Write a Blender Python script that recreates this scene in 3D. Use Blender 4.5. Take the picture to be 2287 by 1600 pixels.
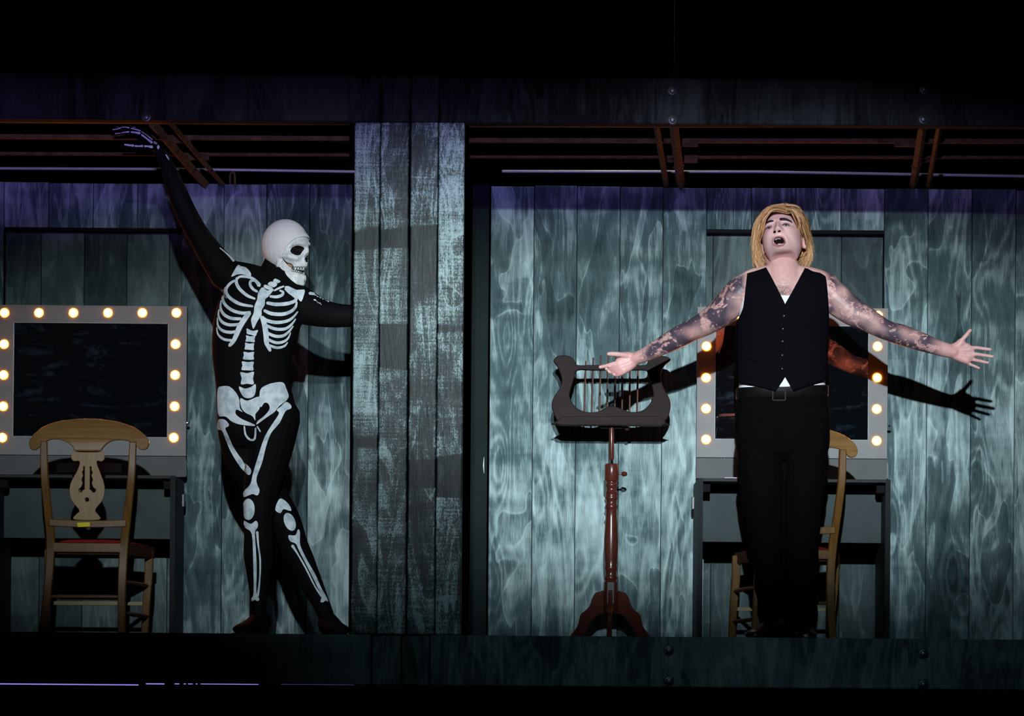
import bpy, bmesh, math, random
import numpy as np
from mathutils import Vector, Matrix, noise as mnoise
from mathutils.bvhtree import BVHTree
from mathutils.geometry import delaunay_2d_cdt

for o in list(bpy.data.objects):
    bpy.data.objects.remove(o, do_unlink=True)
SC = bpy.context.scene
COL = SC.collection
RND = random.Random(7)

# ------------------------------------------------------------------ camera
# telephoto seat 17 m in front of the stage, eye a little below the stage floor
FPX, CAMD, ROLL, ZC = 9180.0, 17.0, math.radians(0.45), -0.324
PX0, PY0 = 1143.5, 1600.0                       # principal point (level camera, lens shifted up)
CR, SR = math.cos(ROLL), math.sin(ROLL)
cam_d = bpy.data.cameras.new('camera')
cam_d.sensor_width = 36.0
cam_d.lens = FPX / 2287.0 * 36.0
cam_d.shift_y = 800.0 / 2287.0
cam_d.clip_end = 200
cam = bpy.data.objects.new('camera', cam_d)
COL.objects.link(cam)
cam.matrix_world = Matrix.Translation((0, -CAMD, ZC)) @ Matrix.Rotation(math.radians(90), 4, 'X') @ Matrix.Rotation(ROLL, 4, 'Z')
SC.camera = cam
CAMLOC = Vector((0, -CAMD, ZC))

def S(Y):                                       # photo pixels per metre at depth Y
    return FPX / (CAMD + Y)
def W(px, py, Y):                               # a place read off the photo, at depth Y metres
    d = (CAMD + Y) / FPX
    xc, yc = (px - PX0) * d, (PY0 - py) * d
    return Vector((xc * CR - yc * SR, Y, ZC + xc * SR + yc * CR))

# ------------------------------------------------------------------ world, lamps, exposure
world = bpy.data.worlds.new('World'); SC.world = world
world.use_nodes = True
world.node_tree.nodes['Background'].inputs[0].default_value = (0.25, 0.35, 0.45, 1)
world.node_tree.nodes['Background'].inputs[1].default_value = 0.0035
SC.view_settings.view_transform = 'Standard'
SC.view_settings.look = 'None'
SC.view_settings.exposure = 0.0
SC.view_settings.gamma = 1.0
SC.view_settings.use_curve_mapping = False

def spot(name, loc, target, power, color, angle, blend, radius=0.08, squash=1.0):
    ld = bpy.data.lights.new(name, 'SPOT')
    ld.energy = power; ld.color = color
    ld.spot_size = math.radians(angle); ld.spot_blend = blend
    ld.shadow_soft_size = radius
    o = bpy.data.objects.new(name, ld); COL.objects.link(o)
    d = Vector(target) - Vector(loc)
    o.matrix_world = Matrix.Translation(loc) @ d.to_track_quat('-Z', 'Y').to_matrix().to_4x4() @ Matrix.Diagonal((1, squash, 1, 1))
    return o
# follow-spots at the front of the auditorium
spot('profile_spot', (0.25, -14.0, 3.35), (0.85, 0.6, 1.16), 11600, (0.84, 0.97, 1.0), 17.0, 1.0, 0.07, 0.49)
spot('profile_spot', (-0.5, -14.0, 2.95), (-0.96, 0.6, 0.96), 4900, (0.84, 0.97, 1.0), 15.5, 1.0, 0.07, 0.60)
# faint teal fill over the whole front, added to lift the lower beam
spot('front_wash', (0.25, -14.0, 3.35), (0.8, 0.0, 0.25), 850, (0.60, 0.92, 1.0), 17.0, 1.0, 0.12, 0.6)
# violet wash thrown flat along the top of the set, and a weak pink one from the left
spot('violet_wash', (-0.3, -14.0, 0.75), (-1.2, 0.8, 2.08), 3000, (0.40, 0.31, 1.0), 38.0, 1.0, 0.10, 0.075)
spot('pink_wash', (-5.0, -8.0, 2.0), (0.2, 0.6, 1.5), 130, (1.0, 0.42, 0.62), 30.0, 1.0, 0.15, 0.6)
# ------------------------------------------------------------------ node helpers
class NT:
    def __init__(s, name):
        s.m = bpy.data.materials.new(name); s.m.use_nodes = True
        s.t = s.m.node_tree; s.n = s.t.nodes; s.l = s.t.links
        s.b = s.n['Principled BSDF']
    def node(s, typ, **kw):
        n = s.n.new(typ)
        for k, v in kw.items(): setattr(n, k, v)
        return n
    def link(s, a, b): s.l.new(a, b)
    def put(s, sock, v):
        if hasattr(v, 'is_linked'): s.l.new(v, sock)
        else: sock.default_value = v
    def math(s, op, a, b=None, c=None, clamp=False):
        n = s.node('ShaderNodeMath', operation=op, use_clamp=clamp)
        s.put(n.inputs[0], a)
        if b is not None: s.put(n.inputs[1], b)
        if c is not None: s.put(n.inputs[2], c)
        return n.outputs[0]
    def mix(s, f, a, b, typ='MIX'):
        n = s.node('ShaderNodeMix', data_type='RGBA', blend_type=typ)
        s.put(n.inputs[0], f); s.put(n.inputs[6], a); s.put(n.inputs[7], b)
        return n.outputs[2]
    def noise(s, vec, scale=5.0, detail=3.0, rough=0.5, dist=0.0):
        n = s.node('ShaderNodeTexNoise')
        s.put(n.inputs['Vector'], vec); n.inputs['Scale'].default_value = scale
        n.inputs['Detail'].default_value = detail; n.inputs['Roughness'].default_value = rough
        n.inputs['Distortion'].default_value = dist
        return n.outputs['Fac']
    def ramp(s, f, stops, interp='LINEAR'):
        n = s.node('ShaderNodeValToRGB'); cr = n.color_ramp; cr.interpolation = interp
        while len(cr.elements) < len(stops): cr.elements.new(0.5)
        for e, (p, c) in zip(cr.elements, stops):
            e.position = p; e.color = (c, c, c, 1) if isinstance(c, (int, float)) else tuple(c) + (1,)
        s.put(n.inputs[0], f); return n.outputs[0]
    def scaled(s, vec, sx, sy, sz):
        n = s.node('ShaderNodeVectorMath', operation='MULTIPLY')
        s.put(n.inputs[0], vec); n.inputs[1].default_value = (sx, sy, sz); return n.outputs[0]
    def coords(s, rand=True):
        tc = s.node('ShaderNodeTexCoord').outputs['Object']
        if not rand: return tc
        oi = s.node('ShaderNodeObjectInfo').outputs['Random']
        v = s.math('MULTIPLY', oi, 57.3)
        c = s.node('ShaderNodeCombineXYZ'); s.put(c.inputs[0], v); s.put(c.inputs[1], s.math('MULTIPLY', oi, 91.7)); s.put(c.inputs[2], s.math('MULTIPLY', oi, 31.1))
        a = s.node('ShaderNodeVectorMath', operation='ADD'); s.put(a.inputs[0], tc); s.put(a.inputs[1], c.outputs[0])
        return a.outputs[0]
    def bump(s, h, strength=0.3, dist=0.003):
        n = s.node('ShaderNodeBump'); s.put(n.inputs['Height'], h)
        n.inputs['Strength'].default_value = strength; n.inputs['Distance'].default_value = dist
        s.l.new(n.outputs[0], s.b.inputs['Normal'])
    def set(s, color=None, rough=None, metal=None, spec=None, emit=None, estr=None, sss=None, coat=None):
        i = s.b.inputs
        if color is not None: s.put(i['Base Color'], color if hasattr(color, 'is_linked') else tuple(color) + (1,))
        if rough is not None: s.put(i['Roughness'], rough)
        if metal is not None: s.put(i['Metallic'], metal)
        if spec is not None: s.put(i['Specular IOR Level'], spec)
        if emit is not None: i['Emission Color'].default_value = tuple(emit) + (1,); i['Emission Strength'].default_value = estr
        if sss is not None:
            i['Subsurface Weight'].default_value = sss; i['Subsurface Radius'].default_value = (0.5, 0.2, 0.1); i['Subsurface Scale'].default_value = 0.01
        if coat is not None: i['Coat Weight'].default_value = coat; i['Coat Roughness'].default_value = 0.15
        return s.m

def c4(c): return tuple(c) + (1,)

def wood_stained(name, dark, mid, light, gloss=0.55, contrast=1.0, saw=0.0, grain=1.0, ring_n=26.0, sparkle=0.0, patch=0.5, bias=0.0, spec=0.06):
    """weathered softwood board standing on end: cathedral figure, knots, stain patches, saw marks"""
    t = NT(name); v = t.coords()
    big = t.noise(t.scaled(v, 5.2, 5.2, 0.85), 1.0, 2.0, 0.45, 0.6)
    vo = t.node('ShaderNodeTexVoronoi', feature='SMOOTH_F1'); t.put(vo.inputs['Vector'], t.scaled(v, 5.0, 5.0, 1.5))
    vo.inputs['Scale'].default_value = 1.0; vo.inputs['Smoothness'].default_value = 0.25
    kd = vo.outputs['Distance']
    knot = t.math('POWER', 2.718, t.math('MULTIPLY', t.math('MULTIPLY', kd, kd), -22.0))
    fig = t.math('ADD', big, t.math('MULTIPLY', knot, 0.32))
    ring = t.math('SINE', t.math('MULTIPLY', fig, ring_n * 2.2))
    ring = t.math('MULTIPLY_ADD', ring, 0.5, 0.5)
    ring = t.math('POWER', ring, 1.6)
    fine = t.noise(t.scaled(v, 260, 260, 14.0), 1.0, 3.0, 0.6)
    streak = t.noise(t.scaled(v, 38, 38, 1.1), 1.0, 3.0, 0.55)
    blotch = t.noise(t.scaled(v, 4.6, 4.6, 1.15), 1.0, 2.0, 0.5, 1.3)
    edge = t.ramp(blotch, [(0.0, 0.0), (0.40, 0.15), (0.455, 0.32), (0.47, 0.62), (0.56, 0.50), (0.64, 0.62), (0.655, 1.0)])
    halo = t.ramp(t.math('ABSOLUTE', t.math('SUBTRACT', blotch, 0.463)), [(0.0, 1.0), (0.012, 0.0)])
    cross = t.noise(t.scaled(v, 1.3, 1.3, 7.0), 1.0, 3.0, 0.6, 0.5)
    wash = t.ramp(t.noise(t.scaled(v, 2.2, 2.2, 0.9), 1.0, 4.0, 0.6, 0.4), [(0.33, 0.0), (0.66, 1.0)])
    f = t.math('MULTIPLY', edge, 0.26 * patch * 2)
    f = t.math('ADD', f, t.math('MULTIPLY', halo, 0.10 * patch * 2))
    f = t.math('ADD', f, t.math('MULTIPLY', t.math('SUBTRACT', cross, 0.5), 0.30))
    f = t.math('ADD', f, t.math('MULTIPLY', ring, 0.095 * grain))
    f = t.math('ADD', f, t.math('MULTIPLY', streak, 0.13))
    f = t.math('ADD', f, t.math('MULTIPLY', fine, 0.32 * grain))
    f = t.math('ADD', f, t.math('MULTIPLY', wash, 0.32))
    mott = t.noise(t.scaled(v, 34, 34, 13), 1.0, 5.0, 0.68)
    f = t.math('ADD', f, t.math('MULTIPLY', mott, 0.26))
    f = t.math('SUBTRACT', f, t.math('MULTIPLY', t.math('POWER', knot, 6.0), 0.12))
    if saw:
        sw = t.noise(t.scaled(v, 5, 5, 150.0), 1.0, 2.0, 0.6)
        f = t.math('ADD', f, t.math('MULTIPLY', t.math('SUBTRACT', sw, 0.5), saw))
        band = t.ramp(t.noise(t.scaled(v, 0.4, 0.4, 3.4), 1.0, 0.0), [(0.36, 0.0), (0.37, 1.0)], 'LINEAR')
        f = t.math('MULTIPLY', f, t.math('MULTIPLY_ADD', band, 0.35, 0.65))
    if sparkle:
        sp = t.noise(t.scaled(v, 260, 260, 130), 1.0, 2.0, 0.7)
        f = t.math('ADD', f, t.math('MULTIPLY', t.math('SUBTRACT', sp, 0.5), sparkle))  # light and dark specks in the colour stand for glints
    f = t.math('MULTIPLY_ADD', t.math('SUBTRACT', f, 0.46 + bias), contrast, 0.46, clamp=True)
    col = t.ramp(f, [(0.12, dark), (0.45, mid), (0.85, light)])
    t.bump(t.math('ADD', t.math('MULTIPLY', fine, 0.6), t.math('MULTIPLY', ring, 0.8)), 0.35, 0.002)
    return t.set(col, t.math('MULTIPLY_ADD', fine, -0.25, gloss + 0.22), spec=spec)

def varnished(name, c1, c2, rough=0.32, along='Z', scale=1.0, coat=0.0, spec=0.22):
    t = NT(name); v = t.coords()
    sx = {'Z': (60, 60, 4), 'X': (4, 60, 60)}[along]
    g = t.noise(t.scaled(v, *[k * scale for k in sx]), 1.0, 4.0, 0.6, 0.3)
    b = t.noise(t.scaled(v, 6, 6, 3), 1.0, 2.0)
    f = t.math('ADD', t.math('MULTIPLY', g, 0.75), t.math('MULTIPLY', b, 0.35))
    t.bump(g, 0.12, 0.001)
    return t.set(t.ramp(f, [(0.3, c1), (0.75, c2)]), rough, coat=coat, spec=spec)

def plain(name, c, rough=0.5, metal=0.0, spec=None, var=0.12, nscale=30.0, bump=0.0, emit=None, estr=None):
    t = NT(name); v = t.coords()
    n = t.noise(v, nscale, 4.0, 0.6)
    if spec is None: spec = 0.5 if metal > 0.5 else 0.15
    lo = tuple(k * (1 - var) for k in c); hi = tuple(min(1, k * (1 + var)) for k in c)
    if bump: t.bump(n, bump, 0.002)
    return t.set(t.ramp(n, [(0.3, lo), (0.7, hi)]), rough, metal, spec, emit, estr)

M = {}
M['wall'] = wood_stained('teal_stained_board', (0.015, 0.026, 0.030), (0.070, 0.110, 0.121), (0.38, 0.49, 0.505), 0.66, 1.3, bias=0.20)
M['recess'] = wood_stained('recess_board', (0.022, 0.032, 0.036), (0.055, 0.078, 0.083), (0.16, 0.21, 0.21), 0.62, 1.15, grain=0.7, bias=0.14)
M['post'] = wood_stained('rough_sawn_post_board', (0.003, 0.006, 0.007), (0.020, 0.034, 0.037), (0.22, 0.305, 0.32), 0.42, 1.7, saw=0.30, sparkle=0.75, ring_n=38, bias=0.25, spec=0.16)
M['beam'] = wood_stained('black_stained_beam', (0.0012, 0.0014, 0.0015), (0.0040, 0.0048, 0.0050), (0.020, 0.024, 0.025), 0.7, 1.3, ring_n=30, bias=0.08)  # shuttered-off light put into the colour; same timber as the posts
M['edge'] = wood_stained('dark_teal_edge_beam', (0.006, 0.009, 0.010), (0.028, 0.040, 0.044), (0.10, 0.13, 0.14), 0.7, 1.4, ring_n=30, bias=0.1)  # lighter copy of the beam timber, for light reaching the stage edge
M['fascia'] = wood_stained('black_fascia_board', (0.0004, 0.0004, 0.0005), (0.001, 0.001, 0.0012), (0.003, 0.003, 0.0033), 0.8, 1.0)
M['black'] = plain('black_paint', (0.004, 0.004, 0.005), 0.8)
M['floor'] = plain('black_stage_floor', (0.010, 0.010, 0.011), 0.6)
M['drape'] = plain('black_drape', (0.0015, 0.0015, 0.0015), 1.0, spec=0.0)
M['jamb'] = plain('dark_slate_paint', (0.008, 0.013, 0.0145), 0.7, spec=0.06, var=0.2, nscale=6)
M['white_chip'] = plain('chipped_white', (0.55, 0.6, 0.6), 0.7)
M['rust'] = plain('rusty_steel', (0.115, 0.075, 0.028), 0.65, 0.0, spec=0.1, var=0.45, nscale=22, bump=0.3)  # rust brown, kept warm to carry the orange light of the bulbs
M['pipe'] = plain('pale_conduit', (0.62, 0.60, 0.55), 0.4, 0.2)
M['bolt'] = plain('dark_bolt_steel', (0.03, 0.034, 0.036), 0.35, 0.4, spec=0.4)
M['grey'] = plain('grey_mirror_paint', (0.205, 0.208, 0.215), 0.6, var=0.07, nscale=9)
M['greyd'] = plain('mid_grey_paint', (0.085, 0.087, 0.093), 0.55, var=0.1, nscale=9)
M['panel'] = plain('grey_green_panel', (0.040, 0.053, 0.056), 0.65, var=0.18, nscale=7)
M['case'] = plain('black_case_paint', (0.008, 0.010, 0.012), 0.6, spec=0.25, var=0.2, nscale=8)
M['trimdark'] = plain('dark_edge_trim', (0.014, 0.017, 0.019), 0.6, spec=0.08)
M['chrome'] = plain('chrome', (0.75, 0.76, 0.78), 0.15, 1.0, var=0.03)
M['strip'] = plain('pale_grey_plate', (0.30, 0.33, 0.35), 0.45)
M['bulb'] = plain('lit_bulb_glass', (1, 0.9, 0.7), 0.3, emit=(1.0, 0.20, 0.013), estr=135.0)
M['bulbrim'] = plain('bulb_glass_rim', (1, 0.7, 0.4), 0.3, emit=(1.0, 0.20, 0.013), estr=1.9)  # weaker orange rim stands for the bloom around each bulb
M['socket'] = plain('bulb_socket', (0.26, 0.22, 0.18), 0.5)
t = NT('smeared_mirror_glass'); v = t.coords(False)
sm = t.noise(t.scaled(v, 1.3, 1.3, 4.6), 1.6, 4.0, 0.55, 3.0)
sp = t.noise(v, 34.0, 4.0, 0.7)
mask = t.ramp(t.math('ADD', t.math('MULTIPLY', sm, 0.75), t.math('MULTIPLY', sp, 0.3)), [(0.56, 0.0), (0.80, 1.0)])
gl = t.node('ShaderNodeBsdfGlossy'); gl.inputs['Color'].default_value = (0.80, 0.80, 0.80, 1); gl.inputs['Roughness'].default_value = 0.015
df = t.node('ShaderNodeBsdfDiffuse'); df.inputs['Color'].default_value = (0.040, 0.058, 0.085, 1)
mx = t.node('ShaderNodeMixShader'); t.put(mx.inputs[0], t.math('MULTIPLY_ADD', mask, 0.55, 0.04, clamp=True)); t.link(gl.outputs[0], mx.inputs[1]); t.link(df.outputs[0], mx.inputs[2])
t.link(mx.outputs[0], t.n['Material Output'].inputs[0]); M['mirror'] = t.m
M['chair'] = varnished('honey_varnished_beech', (0.062, 0.027, 0.004), (0.15, 0.066, 0.012), 0.32, 'Z')
M['splat'] = varnished('pale_splat_beech', (0.17, 0.095, 0.040), (0.26, 0.153, 0.068), 0.40, 'Z')
M['crest'] = varnished('crest_beech', (0.14, 0.070, 0.024), (0.24, 0.127, 0.048), 0.30, 'X')
M['stretch'] = varnished('brown_stretcher', (0.10, 0.045, 0.02), (0.17, 0.085, 0.045), 0.4, 'X')
M['raw'] = varnished('pale_raw_rail', (0.26, 0.20, 0.11), (0.38, 0.31, 0.18), 0.6, 'X')
M['velvet'] = plain('red_velvet', (0.22, 0.008, 0.018), 0.8, var=0.3, nscale=80)
M['seatdark'] = plain('seat_underside', (0.05, 0.02, 0.012), 0.6)
M['yellow'] = plain('yellow_tape', (0.62, 0.52, 0.02), 0.6, var=0.05)
M['lyre'] = varnished('dark_mahogany_desk', (0.008, 0.0042, 0.0045), (0.021, 0.0105, 0.011), 0.6, 'X', spec=0.12)
M['mahog'] = varnished('polished_mahogany', (0.030, 0.007, 0.005), (0.085, 0.020, 0.013), 0.28, 'Z', coat=0.3)
M['rod'] = varnished('rusty_brown_rod', (0.05, 0.022, 0.018), (0.11, 0.05, 0.038), 0.45, 'Z')
M['led'] = plain('violet_light_strip', (0.5, 0.4, 1.0), 0.5, emit=(0.42, 0.30, 1.0), estr=0.8)  # glow standing in for a line of light, not a lamp

# ------------------------------------------------------------------ mesh helpers
def link(o, parent=None):
    COL.objects.link(o)
    if parent is not None: o.parent = parent
    return o
def tag(o, label=None, cat=None, group=None, kind=None):
    if label: o['label'] = label
    if cat: o['category'] = cat
    if group: o['group'] = group
    if kind: o['kind'] = kind
    return o
def empty(name, loc, rz=0.0):
    o = bpy.data.objects.new(name, None); o.empty_display_size = 0.1
    o.location = loc; o.rotation_euler = (0, 0, rz); COL.objects.link(o); return o

class MB:
    def __init__(s): s.v = []; s.f = []; s.m = []
    def add(s, vs, fs, mi=0):
        k = len(s.v); s.v += [Vector(p) for p in vs]
        s.f += [tuple(i + k for i in f) for f in fs]; s.m += [mi] * len(fs); return s
    def box(s, lo, hi, mi=0):
        x0, y0, z0 = lo; x1, y1, z1 = hi
        return s.add([(x0,y0,z0),(x1,y0,z0),(x1,y1,z0),(x0,y1,z0),(x0,y0,z1),(x1,y0,z1),(x1,y1,z1),(x0,y1,z1)],
                     [(0,3,2,1),(4,5,6,7),(0,1,5,4),(1,2,6,5),(2,3,7,6),(3,0,4,7)], mi)
    def bar(s, a, b, w, h=None, mi=0, up=(0, 1, 0)):
        a, b = Vector(a), Vector(b); h = h or w; d = (b - a).normalized(); u = Vector(up)
        x = d.cross(u)
        if x.length < 1e-4: x = d.cross(Vector((0, 0, 1)))
        x.normalize(); y = x.cross(d).normalized()
        vs = []
        for p in (a, b):
            for sx, sy in ((-1,-1),(1,-1),(1,1),(-1,1)): vs.append(p + x * sx * w / 2 + y * sy * h / 2)
        return s.add(vs, [(0,1,2,3),(7,6,5,4),(0,4,5,1),(1,5,6,2),(2,6,7,3),(3,7,4,0)], mi)
    def tube(s, pts, rads, n=12, flat=1.0, ref=(0, 1, 0), mi=0, cap=True):
        """tapering tube; flat scales the radius along ref (towards the depth axis)"""
        pts = [Vector(p) for p in pts]; k = len(s.v); N = len(pts)
        rads = [rads] * N if isinstance(rads, (int, float)) else list(rads)
        P, Rr = [], []
        d0 = (pts[1] - pts[0]).normalized(); d1 = (pts[-1] - pts[-2]).normalized()
        if cap:
            for a in (80, 55, 28): P.append(pts[0] - d0 * rads[0] * math.sin(math.radians(a)) * 0.9); Rr.append(rads[0] * math.cos(math.radians(a)))
        P += pts; Rr += rads
        if cap:
            for a in (28, 55, 80): P.append(pts[-1] + d1 * rads[-1] * math.sin(math.radians(a)) * 0.9); Rr.append(rads[-1] * math.cos(math.radians(a)))
        ring0 = k; rf = Vector(ref)
        for i, p in enumerate(P):
            d = (P[min(i + 1, len(P) - 1)] - P[max(i - 1, 0)]).normalized()
            x = d.cross(rf)
            if x.length < 0.15: x = d.cross(Vector((1, 0, 0)) if abs(d.x) < 0.9 else Vector((0, 0, 1)))
            x.normalize(); y = x.cross(d).normalized()
            for j in range(n):
                a = 2 * math.pi * j / n
                s.v.append(p + x * math.cos(a) * Rr[i] + y * math.sin(a) * Rr[i] * flat)
        for i in range(len(P) - 1):
            for j in range(n):
                a, b = ring0 + i * n + j, ring0 + i * n + (j + 1) % n
                s.f.append((a, b, b + n, a + n)); s.m.append(mi)
        s.f.append(tuple(ring0 + j for j in range(n))[::-1]); s.m.append(mi)
        e = ring0 + (len(P) - 1) * n
        s.f.append(tuple(e + j for j in range(n))); s.m.append(mi)
        return s
    def stack(s, rings, n=40, ex=2.2, mi=0):
        """horizontal rings (cx, cy, z, half width, depth front, depth back)"""
        k = len(s.v)
        for (cx, cy, z, a, bf, bb) in rings:
            for j in range(n):
                th = 2 * math.pi * j / n; c, q = math.cos(th), math.sin(th)
                x = math.copysign(abs(c) ** (2 / ex), c) * a; y = math.copysign(abs(q) ** (2 / ex), q)
                s.v.append(Vector((cx + x, cy + y * (bb if y > 0 else bf), z)))
        up = rings[-1][2] > rings[0][2]
        for i in range(len(rings) - 1):
            for j in range(n):
                a, b = k + i * n + j, k + i * n + (j + 1) % n
                s.f.append((a, b, b + n, a + n) if up else (a, a + n, b + n, b)); s.m.append(mi)
        s.f.append(tuple(k + j for j in range(n))[::-1 if up else 1]); s.m.append(mi)
        e = k + (len(rings) - 1) * n
        s.f.append(tuple(e + j for j in range(n))[::1 if up else -1]); s.m.append(mi)
        return s
    def ball(s, c, r, rot=None, nu=24, nv=14, mi=0):
        c = Vector(c); r = (r, r, r) if isinstance(r, (int, float)) else r; k = len(s.v)
        for i in range(1, nv):
            ph = math.pi * i / nv
            for j in range(nu):
                th = 2 * math.pi * j / nu
                p = Vector((math.sin(ph) * math.cos(th) * r[0], math.sin(ph) * math.sin(th) * r[1], math.cos(ph) * r[2]))
                s.v.append(c + (rot @ p if rot else p))
        top = len(s.v); p = Vector((0, 0, r[2])); s.v.append(c + (rot @ p if rot else p)); p = -p; s.v.append(c + (rot @ p if rot else p))
        for i in range(nv - 2):
            for j in range(nu):
                a, b = k + i * nu + j, k + i * nu + (j + 1) % nu
                s.f.append((a, a + nu, b + nu, b)); s.m.append(mi)
        for j in range(nu):
            s.f.append((top, k + j, k + (j + 1) % nu)); s.m.append(mi)
            e = k + (nv - 2) * nu; s.f.append((top + 1, e + (j + 1) % nu, e + j)); s.m.append(mi)
        return s
    def lathe(s, c, prof, n=24, mi=0):
        """prof: (radius, z) pairs"""
        c = Vector(c); k = len(s.v)
        for r, z in prof:
            for j in range(n):
                a = 2 * math.pi * j / n; s.v.append(c + Vector((r * math.cos(a), r * math.sin(a), z)))
        for i in range(len(prof) - 1):
            for j in range(n):
                a, b = k + i * n + j, k + i * n + (j + 1) % n
                s.f.append((a, b, b + n, a + n)); s.m.append(mi)
        s.f.append(tuple(k + j for j in range(n))[::-1]); s.m.append(mi)
        e = k + (len(prof) - 1) * n; s.f.append(tuple(e + j for j in range(n))); s.m.append(mi)
        return s
    def mesh(s, name='m'):
        me = bpy.data.meshes.new(name); me.from_pydata([tuple(p) for p in s.v], [], s.f)
        me.polygons.foreach_set('material_index', s.m); me.update(); return me
    def obj(s, name, mats, parent=None, smooth=True, origin=None, angle=40, bevel=0.0):
        org = Vector(origin) if origin is not None else (parent.matrix_basis.translation.copy() if parent is not None and parent.type == 'EMPTY' else Vector((0, 0, 0)))
        if parent is not None and parent.type != 'EMPTY' and origin is None:
            org = wloc(parent)
        for p in s.v: p -= org
        me = s.mesh(name)
        for m in (mats if isinstance(mats, (list, tuple)) else [mats]): me.materials.append(m)
        o = bpy.data.objects.new(name, me)
        fix_normals(me)
        if smooth: shade(me, angle)
        if bevel:
            b = o.modifiers.new('bevel', 'BEVEL'); b.width = bevel; b.segments = 2; b.limit_method = 'ANGLE'
        link(o, parent)
        o.location = org - (wloc(parent) if parent is not None else Vector((0, 0, 0)))
        return o
def wloc(o):
    p = o.location.copy()
    while o.parent is not None: o = o.parent; p += o.location
    return p
def fix_normals(me):
    bm = bmesh.new(); bm.from_mesh(me); bmesh.ops.recalc_face_normals(bm, faces=bm.faces); bm.to_mesh(me); bm.free()
def shade(me, angle=40):
    me.shade_smooth()
    try: me.set_sharp_from_angle(angle=math.radians(angle))
    except Exception: pass

def catmull(pts, sub=4, closed=False):
    n = len(pts); out = []
    pts = [Vector(p) for p in pts]
    rng = range(n if closed else n - 1)
    for i in rng:
        if closed: p0, p1, p2, p3 = pts[i - 1], pts[i], pts[(i + 1) % n], pts[(i + 2) % n]
        else: p0, p1, p2, p3 = pts[max(i - 1, 0)], pts[i], pts[i + 1], pts[min(i + 2, n - 1)]
        for k in range(sub):
            t = k / sub
            out.append(0.5 * ((2 * p1) + (p2 - p0) * t + (2 * p0 - 5 * p1 + 4 * p2 - p3) * t * t + (3 * p1 - p0 - 3 * p2 + p3) * t ** 3))
    if not closed: out.append(pts[-1])
    return out

def slab_mesh(loops, thick, bevel=0.003, name='slab'):
    """flat board cut to an outline (first loop) with holes; loops in (x, z); thickness along y"""
    cu = bpy.data.curves.new(name, 'CURVE'); cu.dimensions = '2D'; cu.fill_mode = 'BOTH'
    cu.extrude = max(thick / 2 - bevel, 0.0005); cu.bevel_depth = bevel; cu.bevel_resolution = 1; cu.offset = -bevel
    for lp in loops:
        sp = cu.splines.new('POLY'); sp.points.add(len(lp) - 1); sp.use_cyclic_u = True
        for q, p in zip(sp.points, lp): q.co = (p[0], p[1], 0, 1)
    o = bpy.data.objects.new('tmp', cu); COL.objects.link(o)
    bpy.context.view_layer.update()
    me = bpy.data.meshes.new_from_object(o.evaluated_get(bpy.context.evaluated_depsgraph_get()))
    bpy.data.objects.remove(o, do_unlink=True); bpy.data.curves.remove(cu)
    me.name = name
    me.transform(Matrix(((1, 0, 0, 0), (0, 0, -1, 0), (0, 1, 0, 0), (0, 0, 0, 1))))
    me.materials.clear()
    return me
def slab(name, loops, thick, mat, parent, loc, bevel=0.003, tilt=0.0, bend=None):
    me = slab_mesh(loops, thick, bevel, name)
    if bend:
        for v in me.vertices: v.co.y += bend * v.co.x ** 2
    if tilt: me.transform(Matrix.Rotation(tilt, 4, 'X'))
    me.materials.append(mat); shade(me, 35)
    o = bpy.data.objects.new(name, me); link(o, parent); o.location = loc; return o

def plank(name, x0, x1, z0, z1, y, th, mat, parent, ya=0.0, bev=0.003):
    """one board with its front face at y"""
    cx, cz = (x0 + x1) / 2, (z0 + z1) / 2
    mb = MB().box((x0 - cx, 0, z0 - cz), (x1 - cx, th, z1 - cz))
    me = mb.mesh(name); me.materials.append(mat)
    bm = bmesh.new(); bm.from_mesh(me)
    bmesh.ops.bevel(bm, geom=bm.edges[:], offset=bev, segments=1, affect='EDGES'); bm.to_mesh(me); bm.free()
    o = bpy.data.objects.new(name, me); link(o, parent)
    o.location = Vector((cx, y + ya, cz)) - (wloc(parent) if parent else Vector((0, 0, 0)))
    return o
# ------------------------------------------------------------------ setting: floor, back walls, beams, posts
YB, YW, YR = -0.45, 1.15, 1.22                  # front of the timber frame, back wall, recessed boards
def wx(px, py, Y): return W(px, py, Y).x
def wz(px, py, Y): return W(px, py, Y).z

tag(MB().box((-3.2, YB + 0.11, -0.06), (3.2, 1.6, 0.0)).obj('floor', M['floor'], smooth=False), 'black stage floor of the two dressing cubicles', kind='structure')
tag(MB().box((-7, 3.2, -1.5), (7, 3.26, 4.5)).obj('wall_backstage', M['drape'], smooth=False), 'black backstage drape behind the cubicle walls', kind='structure')

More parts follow.
